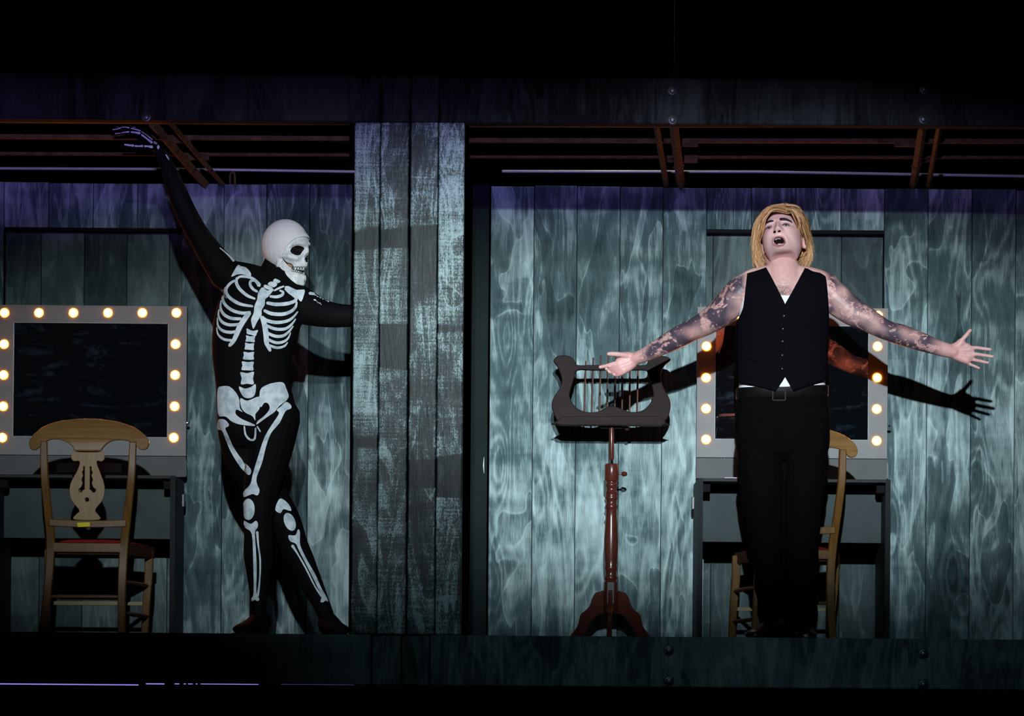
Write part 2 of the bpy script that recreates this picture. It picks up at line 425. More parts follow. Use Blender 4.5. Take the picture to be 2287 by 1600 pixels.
ZT = wz(1500, 418, YW)                          # top of the plank walls
def back_wall(name, label, edges, rec_l, rec_r, rec_edges, y_top):
    root = empty(name, (wx((edges[0] + edges[-1]) / 2, 900, YW), YW, 0)); tag(root, label, kind='structure')
    pyr = 900
    zr = wz((rec_l + rec_r) / 2, y_top, YW)
    MB().box((wx(edges[0] + 2, pyr, YW), YR + 0.03, 0), (wx(edges[-1] - 2, pyr, YW), YR + 0.06, ZT - 0.01)).obj('backing_board', M['black'], root, smooth=False)
    for a, b in zip(edges[:-1], edges[1:]):
        x0, x1 = wx(a, pyr, YW) + 0.0013, wx(b, pyr, YW) - 0.0013
        jz = RND.uniform(-0.004, 0.003); jy = RND.uniform(-0.002, 0.002)
        mid = (a + b) / 2
        if rec_l - 3 < mid < rec_r + 3:
            plank('wall_plank', x0, x1, zr, ZT + jz, YW, 0.022, M['wall'], root, jy, 0.002)
        else:
            plank('wall_plank', x0, x1, 0.0, ZT + jz, YW, 0.022, M['wall'], root, jy, 0.002)
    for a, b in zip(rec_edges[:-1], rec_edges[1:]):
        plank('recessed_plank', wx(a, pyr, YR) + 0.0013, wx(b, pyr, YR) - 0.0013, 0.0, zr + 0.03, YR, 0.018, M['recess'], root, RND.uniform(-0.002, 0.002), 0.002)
    MB().box((wx(rec_l, pyr, YW), YW + 0.002, zr - 0.015), (wx(rec_r, pyr, YW), YR, zr + 0.012)).obj('recess_head', M['black'], root, smooth=False)  # black strip hung lower to stand for the lintel's shadow
    MB().box((wx(rec_l, pyr, YW) - 0.012, YW + 0.004, 0), (wx(rec_l, pyr, YW), YR + 0.01, zr)).obj('recess_side', M['jamb'], root, smooth=False)
    MB().box((wx(rec_r, pyr, YW), YW + 0.004, 0), (wx(rec_r, pyr, YW) + 0.012, YR + 0.01, zr)).obj('recess_side', M['jamb'], root, smooth=False)
    return root
back_wall('wall_left', 'teal grey plank wall behind the skeleton figure',
          [-190, -92, 6, 105, 205, 304, 403, 497, 592, 688, 783], 6, 403, [-8, 90, 186, 281, 376, 420], 509)
wr = back_wall('wall_right', 'teal grey plank wall behind the singing man',
          [1093, 1190, 1286, 1382, 1478, 1575, 1675, 1775, 1875, 1972, 2070, 2168, 2266, 2364, 2462], 1575, 1972, [1560, 1590, 1684, 1780, 1877, 1990], 514)
# dark flat beside the right wall, and the partition behind the posts
jr = MB().box((wx(1052, 900, YW - 0.03), YW - 0.03, 0), (wx(1089, 900, YW - 0.03), YW + 0.02, ZT)).obj('dark_jamb_board', M['jamb'], wr, smooth=False)
MB().tube([W(1081, 1022, YW - 0.034), W(1080, 1040, YW - 0.034), W(1081, 1057, YW - 0.034)], [0.001, 0.0028, 0.001], 8).obj('paint_scrape', M['white_chip'], wr)
tag(MB().box((wx(935, 900, 0.2), -0.30, 0), (wx(965, 900, 0.2), YW + 0.3, ZT + 0.1)).obj('wall_partition', M['black'], smooth=False), 'black partition hidden behind the timber posts', kind='structure')
mp = MB(); mp.bar(W(1046, 300, 0.9), W(1030, 1420, 0.9) * 1.0, 0.012)

# timber posts (two rough planks each)
Z2 = wz(1143, 274, YB)                          # underside of the header beams
def post(label, spans):
    x0 = wx(spans[0][0], 900, YB); x1 = wx(spans[-1][1], 900, YB)
    root = empty('timber_post', ((x0 + x1) / 2, YB, 0)); tag(root, label, 'post', 'timber posts between the cubicles')
    for a, b, dy in spans:
        plank('post_plank', wx(a, 900, YB), wx(b, 900, YB), 0.002, Z2 - 0.001, YB, 0.14, M['post'], root, dy, 0.004)
    return root
post('left of the two rough sawn timber posts, beside the skeleton figure', [(788, 844.5, 0.0), (846, 909, 0.006)])
post('right of the two rough sawn timber posts, nearer the music stand', [(913, 974, 0.0), (976, 1033, 0.004)])

bolt_me = None
def bolt(parent, p):
    global bolt_me
    if bolt_me is None:
        mb = MB()
        prof = [(0.0215, 0), (0.0215, 0.004), (0.018, 0.006), (0.013, 0.0065), (0.0125, 0.014), (0.010, 0.017), (0.004, 0.0185)]
        mb.lathe((0, 0, 0), prof, 18)
        bolt_me = mb.mesh('bolt'); bolt_me.transform(Matrix.Rotation(math.radians(90), 4, 'X')); bolt_me.materials.append(M['bolt']); fix_normals(bolt_me); shade(bolt_me, 30)
    o = bpy.data.objects.new('bolt', bolt_me); link(o, parent); o.location = p - wloc(parent)
def beam(name, label, group, segs, z0, z1, y, th, mat, bolts=()):
    root = empty(name, (wx(sum(segs[0]) / 2, 900, YB), y, z0)); tag(root, label, 'beam', group)
    for i, (a, b) in enumerate(segs):
        plank('beam_plank', wx(a, 900, YB) + 0.001, wx(b, 900, YB) - 0.001, z0, z1, y, th, mat, root, 0, 0.004)
    for px, py in bolts:
        p = W(px, py, YB); p.y = y - 0.001; bolt(root, p)
    return root
ZH = wz(1143, 172, YB)
UB = 'header beams over the cubicles'
def bl(*pts): return pts
beam('header_beam', 'dark header beam above the skeleton figure', UB, [(-160, 843)], Z2, ZH, YB, 0.09, M['beam'], [(327, 262)])
beam('header_block', 'left short header block above the timber posts', 'header blocks above the posts', [(845, 909)], Z2, ZH, YB + 0.004, 0.09, M['beam'])
beam('header_block', 'right short header block above the timber posts', 'header blocks above the posts', [(913, 974)], Z2, ZH, YB + 0.002, 0.09, M['beam'])
beam('header_beam', 'dark header beam above the singing man', UB, [(976, 2440)], Z2, ZH, YB, 0.09, M['beam'], [(1502, 268), (2062, 267), (1502, 203), (2064, 200)])
ZL = -0.203
LB = 'stage edge beams under the cubicles'
beam('stage_edge_beam', 'dark stage edge beam under the skeleton figure', LB, [(-160, 833)], ZL, 0.0, YB, 0.11, M['edge'], [(313, 1443)])
beam('stage_edge_block', 'left short stage edge block below the timber posts', 'stage edge blocks below the posts', [(835, 899)], ZL, -0.004, YB + 0.003, 0.11, M['edge'])
beam('stage_edge_block', 'right short stage edge block below the timber posts', 'stage edge blocks below the posts', [(902, 963)], ZL, -0.004, YB + 0.001, 0.11, M['edge'])
beam('stage_edge_beam', 'long dark stage edge beam under the singing man', LB, [(965, 2440)], ZL, 0.0, YB, 0.11, M['edge'], [(1494, 1453), (2062, 1461), (1494, 1522), (2062, 1530)])
# fascia boards above the header and below the stage edge
fr = empty('trim_1', (0, YB, ZH)); tag(fr, 'black fascia boards above the header beams', kind='structure')
for a, b in ((-160, 380), (380, 912), (912, 1500), (1500, 2440)):
    plank('fascia_board', wx(a, 900, YB) + 0.001, wx(b, 900, YB) - 0.001, ZH + 0.006, ZH + 0.5, YB + 0.02, 0.05, M['fascia'], fr)
fr = empty('trim_2', (0, YB, ZL)); tag(fr, 'black upright fascia boards below the stage edge', kind='structure')
x = -160
while x < 2440:
    plank('fascia_board', wx(x, 900, YB) + 0.001, wx(x + 98, 900, YB) - 0.001, ZL - 0.45, ZL - (0.012 if x < 780 else 0.004), YB + 0.03, 0.03, M['fascia'], fr)
    x += 98
# violet light glimpsed at the gap under the left beam, as glowing slivers
lr = empty('strip_light', W(395, 1528, YB + 0.05)); tag(lr, 'thin violet strip light in the gap under the left stage edge beam', 'strip light')
for a, b in ((-20, 309), (326, 367), (390, 400), (410, 415), (420, 430), (437, 441), (448, 577), (628, 790)):
    p0, p1 = W(a, 1528, YB + 0.05), W(b, 1528, YB + 0.05)
    MB().box((p0.x, YB + 0.05, p0.z - 0.0021), (p1.x, YB + 0.06, p0.z + 0.0021)).obj('light_segment', M['led'], lr, smooth=False)

# ------------------------------------------------------------------ rusty steelwork over the cubicles
RG = 'rusty steel rails over the cubicles'
def thing_mesh(mb, name, mat, label, cat, group=None, **kw):
    o = mb.obj(name, mat, **kw); tag(o, label, cat, group); return o
def rail(a, b, w, h, label, ties=()):
    c = (Vector(a) + Vector(b)) / 2; root = empty('steel_rail', c); tag(root, label, 'steel rail', RG)
    MB().bar(a, b, w, h, up=(0, 1, 0)).obj('rail_bar', M['rust'], root, smooth=False)
    for t0 in ties:
        q = Vector(a).lerp(Vector(b), t0); MB().box(q - Vector((0.045, 0.012, 0.024)), q + Vector((0.045, 0.012, 0.008))).obj('rail_bracket', M['rust'], root, smooth=False)
    return root
def railpx(x0, y0, x1, y1, Y, h, lab, ties=(), d=0.03):
    rail(W(x0, y0, Y), W(x1, y1, Y), h, d, lab, ties)
railpx(-60, 305, 780, 310, 0.37, 0.018, 'upper rusty rail above the skeleton figure, nearer the header beam', (0.55,))
railpx(-60, 343, 780, 347, 0.80, 0.012, 'lower rusty rail above the skeleton figure, nearer the wall', (0.6,))
railpx(1048, 314, 2400, 316, 0.37, 0.018, 'upper rusty rail above the singing man, nearer the header beam', (0.36, 0.72))
railpx(1048, 351, 2400, 352, 0.80, 0.010, 'lower rusty rail above the singing man, nearer the wall', (0.36,))
railpx(-60, 270, 780, 276, YB + 0.15, 0.010, 'thin rusty rail tight behind the left header beam', d=0.05)
railpx(1048, 280, 2400, 281, YB + 0.15, 0.012, 'thin rusty rail tight behind the right header beam', d=0.05)
BG = 'rusty steel braces over the cubicles'
def brace(a, b, w, label, knots=()):
    root = empty('steel_brace', b); tag(root, label, 'steel brace', BG)
    MB().bar(a, b, w, w * 0.8).obj('brace_bar', M['rust'], root, smooth=False)
    d = (Vector(b) - Vector(a))
    for k in knots:
        q = Vector(a) + d * k; MB().bar(q, q + d.normalized() * 0.02, w * 1.25, w * 1.1).obj('brace_collar', M['rust'], root, smooth=False)
brace(W(1466, 281, -0.25), W(1488, 414, 1.1), 0.020, 'thin rusty brace above the music stand, left one of the pair')
brace(W(1505, 281, -0.25), W(1521, 414, 1.1), 0.030, 'wide rusty brace above the music stand, right one of the pair', (0.66,))
brace(W(2061, 281, -0.25), W(2040, 414, 1.1), 0.030, 'wide rusty brace at upper right, left one of the pair', (0.64,))
brace(W(2098, 281, -0.25), W(2074, 414, 1.1), 0.020, 'thin rusty brace at upper right, right one of the pair')
brace(W(342, 277, -0.25), W(458, 412, 1.1), 0.030, 'diagonal rusty brace behind the raised gloved hand')
brace(W(380, 274, -0.25), W(497, 412, 1.1), 0.018, 'thin diagonal rusty brace right of the raised gloved hand')
for (a, b, Y, lab) in ((1487, 1503, 0.85, 'short rusty cross tie of the braces above the music stand'), (2047, 2080, 0.85, 'short rusty cross tie of the braces at upper right')):
    thing_mesh(MB().bar(W(a, 359, Y), W(b, 360, Y), 0.012, 0.012), 'cross_tie', M['rust'], lab, 'steel tie', origin=W(a, 359, Y))
u = MB(); u.tube(catmull([W(514, 414, 1.2), W(514, 392, 1.2), W(518, 385, 1.2), W(523, 388, 1.2), W(525, 414, 1.2)], 5), 0.0045, 8)
thing_mesh(u, 'steel_hook', M['rust'], 'small upright rusty hook on top of the plank wall by the raised arm', 'hook', origin=W(520, 414, 1.2))
for pts, lab in (([W(-60, 376, 1.6), W(400, 378, 1.6), W(800, 384, 1.6)], 'pale conduit pipe above the wall behind the skeleton figure'),
                 ([W(1123, 383, 1.6), W(1700, 384, 1.6), W(2400, 396, 1.6)], 'pale conduit pipe above the wall behind the singing man')):
    thing_mesh(MB().tube(pts, 0.0065, 10), 'conduit_pipe', M['pipe'], lab, 'pipe', 'pale conduit pipes above the walls', origin=pts[0])
# dim unseen lamp, added to brighten the pale conduit pipes
wl = bpy.data.lights.new('backstage_work_lamp', 'POINT'); wl.energy = 22.0; wl.color = (1.0, 0.93, 0.8); wl.shadow_soft_size = 0.1
wo = bpy.data.objects.new('backstage_work_lamp', wl); COL.objects.link(wo); wo.location = (0.4, 1.42, 3.1)

# ------------------------------------------------------------------ dressing tables with lit mirrors
bulb_me = None
def bulb(parent, p):
    global bulb_me, shield_me
    if bulb_me is None:
        mb = MB(); R = 0.0205
        prof = [(R, 0.0), (R, 0.002), (R * 0.97, 0.0030), (R * 0.83, 0.0050), (R * 0.66, 0.0063), (R * 0.42, 0.0072), (R * 0.2, 0.0076), (0.0008, 0.0078)]
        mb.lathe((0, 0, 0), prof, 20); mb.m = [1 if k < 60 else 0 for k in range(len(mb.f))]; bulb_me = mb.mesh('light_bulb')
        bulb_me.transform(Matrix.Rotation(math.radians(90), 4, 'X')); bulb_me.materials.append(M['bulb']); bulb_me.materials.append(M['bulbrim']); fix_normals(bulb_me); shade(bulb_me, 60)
        sk_ = MB(); sk_.lathe((0, 0, 0), [(R * 1.04, 0.0), (R * 1.04, 0.0012), (R * 1.10, 0.0015), (R * 1.14, 0.0010), (R * 1.16, 0.0)], 20)  # thin ring added to shield the frame from the bulb's glow
        sk_.f = [f for f in sk_.f if len(f) == 4]; sk_.m = sk_.m[:len(sk_.f)]
        shield_me = sk_.mesh('bulb_socket'); shield_me.transform(Matrix.Rotation(math.radians(90), 4, 'X')); shield_me.materials.append(M['socket']); shade(shield_me, 40)
    o = bpy.data.objects.new('light_bulb', bulb_me); link(o, parent); o.location = p - wloc(parent)
    o = bpy.data.objects.new('bulb_socket', shield_me); link(o, parent); o.location = p - wloc(parent)

def vanity(label, x0, x1, y0, y1, y2, glass, bulbs, Y, latch):
    A, B, C = W(x0, y0, Y), W(x1, y1, Y), W(x1, y2, Y)
    root = empty('vanity_mirror', ((A.x + B.x) / 2, Y, C.z)); tag(root, label, 'vanity mirror', 'mirrors ringed with lit bulbs')
    G0, G1 = W(glass[0], glass[1], Y), W(glass[2], glass[3], Y)
    f = MB()
    def bx(a, b, c, d): f.box((a, Y, c), (b, Y + 0.05, d))
    bx(A.x, G0.x, B.z, A.z); bx(G1.x, B.x, B.z, A.z); bx(G0.x, G1.x, G0.z, A.z); bx(G0.x, G1.x, B.z, G1.z)
    f.obj('mirror_frame', M['grey'], root, smooth=False)
    MB().box((G0.x - 0.001, Y + 0.004, G1.z - 0.001), (G1.x + 0.001, Y + 0.012, G0.z + 0.001)).obj('mirror_glass', M['mirror'], root, smooth=False)
    e = MB()
    for a, b, c, d in ((G0.x - 0.0025, G0.x, G1.z, G0.z), (G1.x, G1.x + 0.0025, G1.z, G0.z), (G0.x, G1.x, G0.z, G0.z + 0.0025), (G0.x, G1.x, G1.z - 0.0025, G1.z)):
        e.box((a, Y - 0.002, c), (b, Y + 0.004, d))
    e.obj('glass_bead', M['strip'], root, smooth=False)
    MB().box((A.x, Y + 0.002, C.z), (B.x, Y + 0.05, B.z - 0.0025)).obj('lower_panel', M['greyd'], root, smooth=False, bevel=0.001)
    for px, py in bulbs: bulb(root, W(px, py, Y - 0.001))
    L = W(latch[0], latch[1], Y + 0.02)
    MB().tube([L - Vector((0.006, 0, 0)), L + Vector((0.014, 0, 0))], 0.0055, 10).obj('latch_pin', M['chrome'], root)
    h = W(latch[0] + 1, 1020, Y + 0.03)
    MB().box((h.x - 0.004, Y + 0.01, C.z + 0.005), (h.x + 0.005, Y + 0.04, C.z + 0.075)).obj('hinge', M['bolt'], root, smooth=False, bevel=0.001)
    return root
YM = 1.02
xs = [10, 87, 164, 241, 318, 394]
BL = [(x, 699) for x in xs] + [(392, 769), (391, 838), (390, 908), (388, 978), (9, 769), (8, 838), (7, 908), (5, 978)]
v1 = vanity('mirror ringed with lit bulbs behind the empty chair at left', -12, 415, 681, 1019, 1066, (31, 721, 373, 977), BL, YM, (414, 945))
xs = [1578, 1655, 1731, 1808, 1884, 1961]
BR = [(x, 705) for x in xs] + [(1960, 774), (1959, 844), (1958, 914), (1958, 985), (1578, 774), (1577, 844), (1577, 913), (1577, 982)]
v2 = vanity('mirror ringed with lit bulbs behind the singing man', 1558, 1981, 686, 1025, 1072, (1599, 727, 1938, 983), BR, YM, (1980, 952))

def table(label, x0, x1, yt, fl):
    YF, YBk, YP = 0.60, 1.08, 0.82
    A, B = W(x0, yt, YF), W(x1, yt, YF)
    zt = (A.z + B.z) / 2
    root = empty('dressing_table', ((A.x + B.x) / 2, YF, 0)); tag(root, label, 'dressing table', 'black dressing tables')
    MB().box((A.x, YF, zt - 0.014), (B.x, YBk, zt)).obj('table_top', M['case'], root, smooth=False, bevel=0.0015)
    for sx in (0, 1):
        x = A.x if sx == 0 else B.x - 0.018
        MB().box((x, YF + 0.002, 0), (x + 0.018, YBk, zt - 0.014)).obj('side_board', M['case'], root, smooth=False)
        MB().box((x - 0.002, YF - 0.004, 0), (x + 0.020, YF + 0.002, zt - 0.002)).obj('edge_trim', M['trimdark'], root, smooth=False)
        xi = A.x + 0.018 if sx == 0 else B.x - 0.018 - 0.035
        MB().box((xi, YF + 0.05, zt - 0.055), (xi + 0.035, YF + 0.12, zt - 0.014)).obj('corner_block', M['black'], root, smooth=False)
        xo = A.x - 0.012 if sx == 0 else B.x
        MB().box((xo, YF + 0.36, zt - 0.115), (xo + 0.012, YF + 0.42, zt - 0.06)).obj('side_catch', M['bolt'], root, smooth=False, bevel=0.002)
    zb = wz((x0 + x1) / 2, yt + 142, YP)
    MB().box((A.x + 0.018, YP, zb), (B.x - 0.018, YP + 0.016, zt - 0.014)).obj('modesty_panel', M['panel'], root, smooth=False)
    return root, zt
t1, zt1 = table('black dressing table behind the empty chair at left', -14, 391, 1061, 1418)
t2, zt2 = table('black dressing table behind the singing man', 1560, 1988, 1070, 1430)
# pale plate on the left mirror's lower panel
P0, P1 = W(127, 1035, YM), W(271, 1056, YM)
pl = MB().box((P0.x, YM - 0.004, P1.z), (P1.x, YM + 0.002, P0.z)).obj('screwed_plate', M['strip'], v1, smooth=False, bevel=0.001)
for q in (142, 256):
    c = W(q, 1045, YM - 0.004); MB().ball(c, (0.003, 0.0015, 0.003), nu=10, nv=6).obj('screw', M['bolt'], pl)
sc = W(1619, 1026, YM); MB().ball(sc, (0.0035, 0.002, 0.0035), nu=10, nv=6).obj('screw', M['chrome'], v2)
# a folded sheet on the right table, its edge over the front
q0, q1 = W(1618, 1068, 0.60), W(1672, 1068, 0.60)
sh = MB().box((q0.x, 0.595, zt2), (q1.x, 0.75, zt2 + 0.004))
o = thing_mesh(sh, 'folded_sheet', plain('lilac_paper', (0.45, 0.36, 0.5), 0.7), 'small folded lilac sheet lying on the table edge behind the man', 'paper', origin=(q0.x, 0.6, zt2), smooth=False)

# ------------------------------------------------------------------ lyre-back chairs
def cz5(x, y, k=521.0):                         # left chair, from the close view, to chair-local x, z
    return ((x / 3.077 - 207) / k, (1418 - (920 + y / 3.077)) / k)
def build_chair(loc, rz, label):
    root = empty('lyre_back_chair', loc, 0); tag(root, label, 'chair', 'lyre-back chairs at the dressing tables')
    L = lambda x, y, dy: Vector((cz5(x, y)[0], dy, cz5(x, y)[1]))
    crest = [(250,281),(236,250),(240,215),(270,178),(330,130),(420,96),(530,79),(640,73),(740,78),(850,95),(950,130),(1010,172),(1040,212),(1042,247),(1022,275),(985,276),(958,250),(920,226),(860,215),(800,222),(762,245),(735,273),(715,291),(560,291),(540,270),(500,235),(440,214),(390,215),(350,230),(312,263),(280,284)]
    cp = catmull([Vector((*cz5(*p), 0)) for p in crest], 3, True)
    slab('crest_rail', [[(p.x, p.y) for p in cp]], 0.024, M['crest'], root, (0, -0.255, 0), 0.004, bend=0.55)
    out = [(545,752),(558,715),(580,695),(560,665),(525,620),(512,560),(522,500),(560,430),(580,372),(568,357),(545,360),(525,345),(522,315),(540,293),(630,291),(730,293),(747,315),(745,345),(725,360),(702,355),(695,372),(715,430),(743,500),(750,560),(735,620),(702,663),(688,692),(708,718),(713,752)]
    h1 = [(603,394),(613,394),(613,548),(602,553),(594,568),(577,566),(571,549),(590,535),(601,508),(594,480),(604,455),(596,432),(605,415)]
    h2 = [(1262 - a, b) for a, b in h1]
    h3 = [(630 + 14 * math.cos(a), 617 + 14 * math.sin(a)) for a in [k * math.pi / 8 for k in range(16)]]
    ol = catmull([Vector((*cz5(*p), 0)) for p in out], 3, True)
    slab('lyre_splat', [[(p.x, p.y) for p in ol]] + [[cz5(*p) for p in h] for h in (h1, h2, h3)], 0.012, M['splat'], root, (0, -0.235, 0), 0.002)
    def leg(name, pts, ws, mat, dep=0.028):
        mb = MB(); P = catmull([Vector(p) for p in pts], 4); n = len(P); k0 = 0
        for i, p in enumerate(P):
            t = i / (n - 1) * (len(ws) - 1); a = int(min(t, len(ws) - 2)); w = ws[a] + (ws[a + 1] - ws[a]) * (t - a)
            mb.v += [p + Vector((-w / 2, -dep / 2, 0)), p + Vector((w / 2, -dep / 2, 0)), p + Vector((w / 2, dep / 2, 0)), p + Vector((-w / 2, dep / 2, 0))]
        for i in range(n - 1):
            for j in range(4):
                a, b = i * 4 + j, i * 4 + (j + 1) % 4; mb.f.append((a, b, b + 4, a + 4)); mb.m.append(0)
        mb.f += [(3, 2, 1, 0), tuple((n - 1) * 4 + j for j in range(4))]; mb.m += [0, 0]
        for p in mb.v: p += root.location
        for p in mb.v: p.z = max(p.z, 0.0)
        mb.obj(name, mat, root, bevel=0.004, angle=30)
    leg('back_post', [L(338, 225, -0.238), L(345, 450, -0.245), L(365, 690, -0.225), L(382, 880, -0.205), L(377, 1080, -0.205), L(362, 1300, -0.225), L(343, 1535, -0.26)], [0.030, 0.032, 0.033, 0.036, 0.036, 0.034, 0.035], M['chair'])
    leg('back_post', [L(938, 225, -0.238), L(930, 450, -0.245), L(905, 690, -0.225), L(882, 880, -0.205), L(870, 1080, -0.205), L(868, 1300, -0.225), L(876, 1535, -0.26)], [0.030, 0.032, 0.033, 0.036, 0.036, 0.034, 0.033], M['chair'])
    leg('front_leg', [L(300, 925, 0.18), L(300, 1100, 0.185), L(285, 1300, 0.19), L(280, 1535, 0.2)], [0.036, 0.036, 0.033, 0.031], M['chair'])
    leg('front_leg', [L(990, 925, 0.18), L(990, 1100, 0.185), L(975, 1300, 0.19), L(964, 1535, 0.2)], [0.036, 0.036, 0.033, 0.031], M['chair'])
    def rl(name, a, b, h, d, mat, bend=0.0):
        mb = MB(); n = 8; a, b = Vector(a), Vector(b)
        for i in range(n + 1):
            t = i / n; p = a.lerp(b, t); p.z += bend * (1 - (2 * t - 1) ** 2); p += root.location
            mb.v += [p + Vector((0, -d / 2, -h / 2)), p + Vector((0, d / 2, -h / 2)), p + Vector((0, d / 2, h / 2)), p + Vector((0, -d / 2, h / 2))]
        for i in range(n):
            for j in range(4):
                q, r = i * 4 + j, i * 4 + (j + 1) % 4; mb.f.append((q, q + 4, r + 4, r)); mb.m.append(0)
        mb.f += [(0, 1, 2, 3), tuple(n * 4 + j for j in (3, 2, 1, 0))]; mb.m += [0, 0]
        return mb.obj(name, mat, root, bevel=0.003, angle=30)
    lr_ = rl('lower_back_rail', L(375, 772, -0.225), L(895, 772, -0.225), 0.030, 0.018, M['chair'], -0.005)
    rl('seat_rail', L(390, 938, -0.205), L(875, 938, -0.205), 0.040, 0.024, M['chair'])
    # seat: frame, red cushion
    f = MB(); zt = cz5(0, 905)[1]; zb = cz5(0, 985)[1]
    f.add([root.location + Vector(p) for p in ((-0.135,-0.195,zb),(0.150,-0.195,zb),(0.245,0.205,zb),(-0.215,0.205,zb),(-0.135,-0.195,zt),(0.150,-0.195,zt),(0.245,0.205,zt),(-0.215,0.205,zt))],
          [(0,3,2,1),(4,5,6,7),(0,1,5,4),(1,2,6,5),(2,3,7,6),(3,0,4,7)])
    f.obj('seat_frame', M['seatdark'], root, smooth=False, bevel=0.004)
    c = MB(); n = 16
    for i in range(n + 1):
        for j in range(n + 1):
            u_, w_ = i / n, j / n
            y = -0.19 + 0.375 * w_; xl = -0.128 - 0.075 * w_; xr = 0.143 + 0.09 * w_
            h = 0.016 * (1 - (2 * u_ - 1) ** 6) * (1 - (2 * w_ - 1) ** 6) + 0.002
            c.v.append(root.location + Vector((xl + (xr - xl) * u_, y, zt + h)))
    for i in range(n):
        for j in range(n):
            a = i * (n + 1) + j; c.f.append((a, a + n + 1, a + n + 2, a + 1)); c.m.append(0)
    c.obj('seat_cushion', M['velvet'], root)
    R0 = root.location
    def stick(name, a, b, r, mat): MB().tube([R0 + a, R0 + a.lerp(b, 0.15), R0 + a.lerp(b, 0.85), R0 + b], [r * 0.7, r, r, r * 0.7], 12).obj(name, mat, root)
    stick('stretcher', L(380, 1270, -0.222), L(855, 1268, -0.222), 0.0085, M['stretch'])
    MB().box(R0 + L(300, 1310, 0.18), R0 + L(970, 1283, 0.195)).obj('front_stretcher', M['raw'], root, smooth=False, bevel=0.002)
    for ya, dz in ((1172, 0), (1385, 0)):
        stick('side_stretcher', L(362, ya - 5, -0.215), L(290, ya, 0.185), 0.009, M['stretch'])
        stick('side_stretcher', L(885, ya - 5, -0.215), L(985, ya, 0.185), 0.009, M['stretch'])
    root.rotation_euler = (0, 0, rz)
    return root, lr_
c1, rail1 = build_chair(W(207, 1418, 0.5) * 1.0, 0.0, 'empty lyre-back chair with red seat at the left dressing table')
c1.location.z = 0.0
c2, _ = build_chair(W(1763, 1430, 0.62) * 1.0, math.radians(4), 'lyre-back chair mostly hidden behind the singing man')
c2.location.z = 0.0
# yellow tape on the left chair's lower back rail
tp = MB().add([Vector((cz5(x, y)[0], -0.2365, cz5(x, y)[1])) + c1.location for x, y in ((563, 773), (650, 769), (651, 797), (571, 802))] + [Vector((cz5(x, y)[0], -0.2345, cz5(x, y)[1])) + c1.location for x, y in ((563, 773), (650, 769), (651, 797), (571, 802))],
              [(0,1,2,3),(7,6,5,4),(0,4,5,1),(1,5,6,2),(2,6,7,3),(3,7,4,0)])
tp.obj('yellow_tape', M['yellow'], rail1, smooth=False)

# ------------------------------------------------------------------ lyre music stand
YS = 0.85
def z9(x, y, Y=YS): return W(1210 + x / 5.334, 760 + y / 5.334, Y)
def z10(x, y, Y=YS): return W(1210 + x / 3.478, 1000 + y / 3.478, Y)
base = W(1364, 1424, YS); base.z = 0
ms = empty('music_stand', base); tag(ms, 'dark mahogany lyre-shaped music stand beside the man\'s outstretched hand', 'music stand')
out = [(205,1018),(186,960),(150,890),(120,800),(126,720),(162,650),(215,570),(240,480),(225,400),(185,305),(142,247),(150,215),(190,180),(250,172),(320,178),(370,205),(400,247),(428,289),(560,290),(800,290),(1050,290),(1235,289),(1268,245),(1315,205),(1400,180),(1490,185),(1537,215),(1528,238),(1470,290),(1430,360),(1420,430),(1440,530),(1480,620),(1520,690),(1537,780),(1520,870),(1482,940),(1450,985),(1440,1018)]
hole = [(428,353),(600,352),(830,352),(1060,352),(1238,353),(1265,400),(1302,500),(1330,620),(1320,690),(1272,780),(1200,838),(1120,858),(1040,853),(970,830),(900,798),(840,785),(790,793),(740,818),(680,850),(600,862),(510,853),(430,818),(365,750),(333,670),(342,600),(388,450)]
O9 = z9(830, 1018)
def loc9(p):
    q = z9(*p) - O9; return Vector((q.x, q.z / math.cos(math.radians(10)), 0))
ol = catmull([loc9(p) for p in out], 3, True); hl = catmull([loc9(p) for p in hole], 3, True)
TL = math.radians(-10)
desk = slab('lyre_desk', [[(p.x, p.y) for p in ol], [(p.x, p.y) for p in hl]], 0.018, M['lyre'], ms, O9 - base, 0.004, tilt=TL)
RT = Matrix.Rotation(TL, 3, 'X')
tips = [235, 195, 170, 163, 163, 170, 195, 235]
for i, (xb, xt, yb) in enumerate(((510, 528, 880), (597, 618, 880), (690, 708, 870), (783, 797, 830), (872, 885, 830), (958, 970, 860), (1048, 1060, 880), (1138, 1155, 880))):
    a, b = loc9((xb, yb)), loc9((xt, tips[i]))
    A_, B_ = O9 + RT @ Vector((a.x, 0.014, a.y)), O9 + RT @ Vector((b.x, 0.014, b.y))
    MB().tube([A_, A_.lerp(B_, 0.5), B_], 0.0036, 10).obj('lyre_rod', M['rod'], ms)
lg = slab('ledge_board', [[(p.x, p.y) for p in catmull([loc9(p) for p in ((208,1020),(205,960),(235,925),(300,915),(830,915),(1340,912),(1400,918),(1440,960),(1440,1020),(830,1022))], 3, True)]], 0.012, M['lyre'], ms, O9 - base + Vector((0, -0.040, -0.0)), 0.004, tilt=TL)
a, b = z9(215, 1010, YS), z9(1432, 1010, YS)
MB().box((a.x, YS - 0.045, a.z - 0.004), (b.x, YS + 0.012, a.z + 0.010)).obj('ledge_shelf', M['lyre'], ms, smooth=False, bevel=0.003)
bz = z9(830, 1030).z; px_ = z9(830, 1200).x
MB().tube([(px_, YS + 0.01, bz + 0.02), (px_ + 0.001, YS + 0.005, 0.80)], 0.0112, 16).obj('pole', M['mahog'], ms)
MB().box((px_ - 0.05, YS + 0.0, bz - 0.006), (px_ + 0.05, YS + 0.05, bz + 0.012)).obj('desk_bracket', M['lyre'], ms, smooth=False, bevel=0.003)
kb = z9(1015, 1045); MB().ball((kb.x, YS + 0.02, kb.z), 0.010, nu=14, nv=8).obj('tilt_knob', M['mahog'], ms)
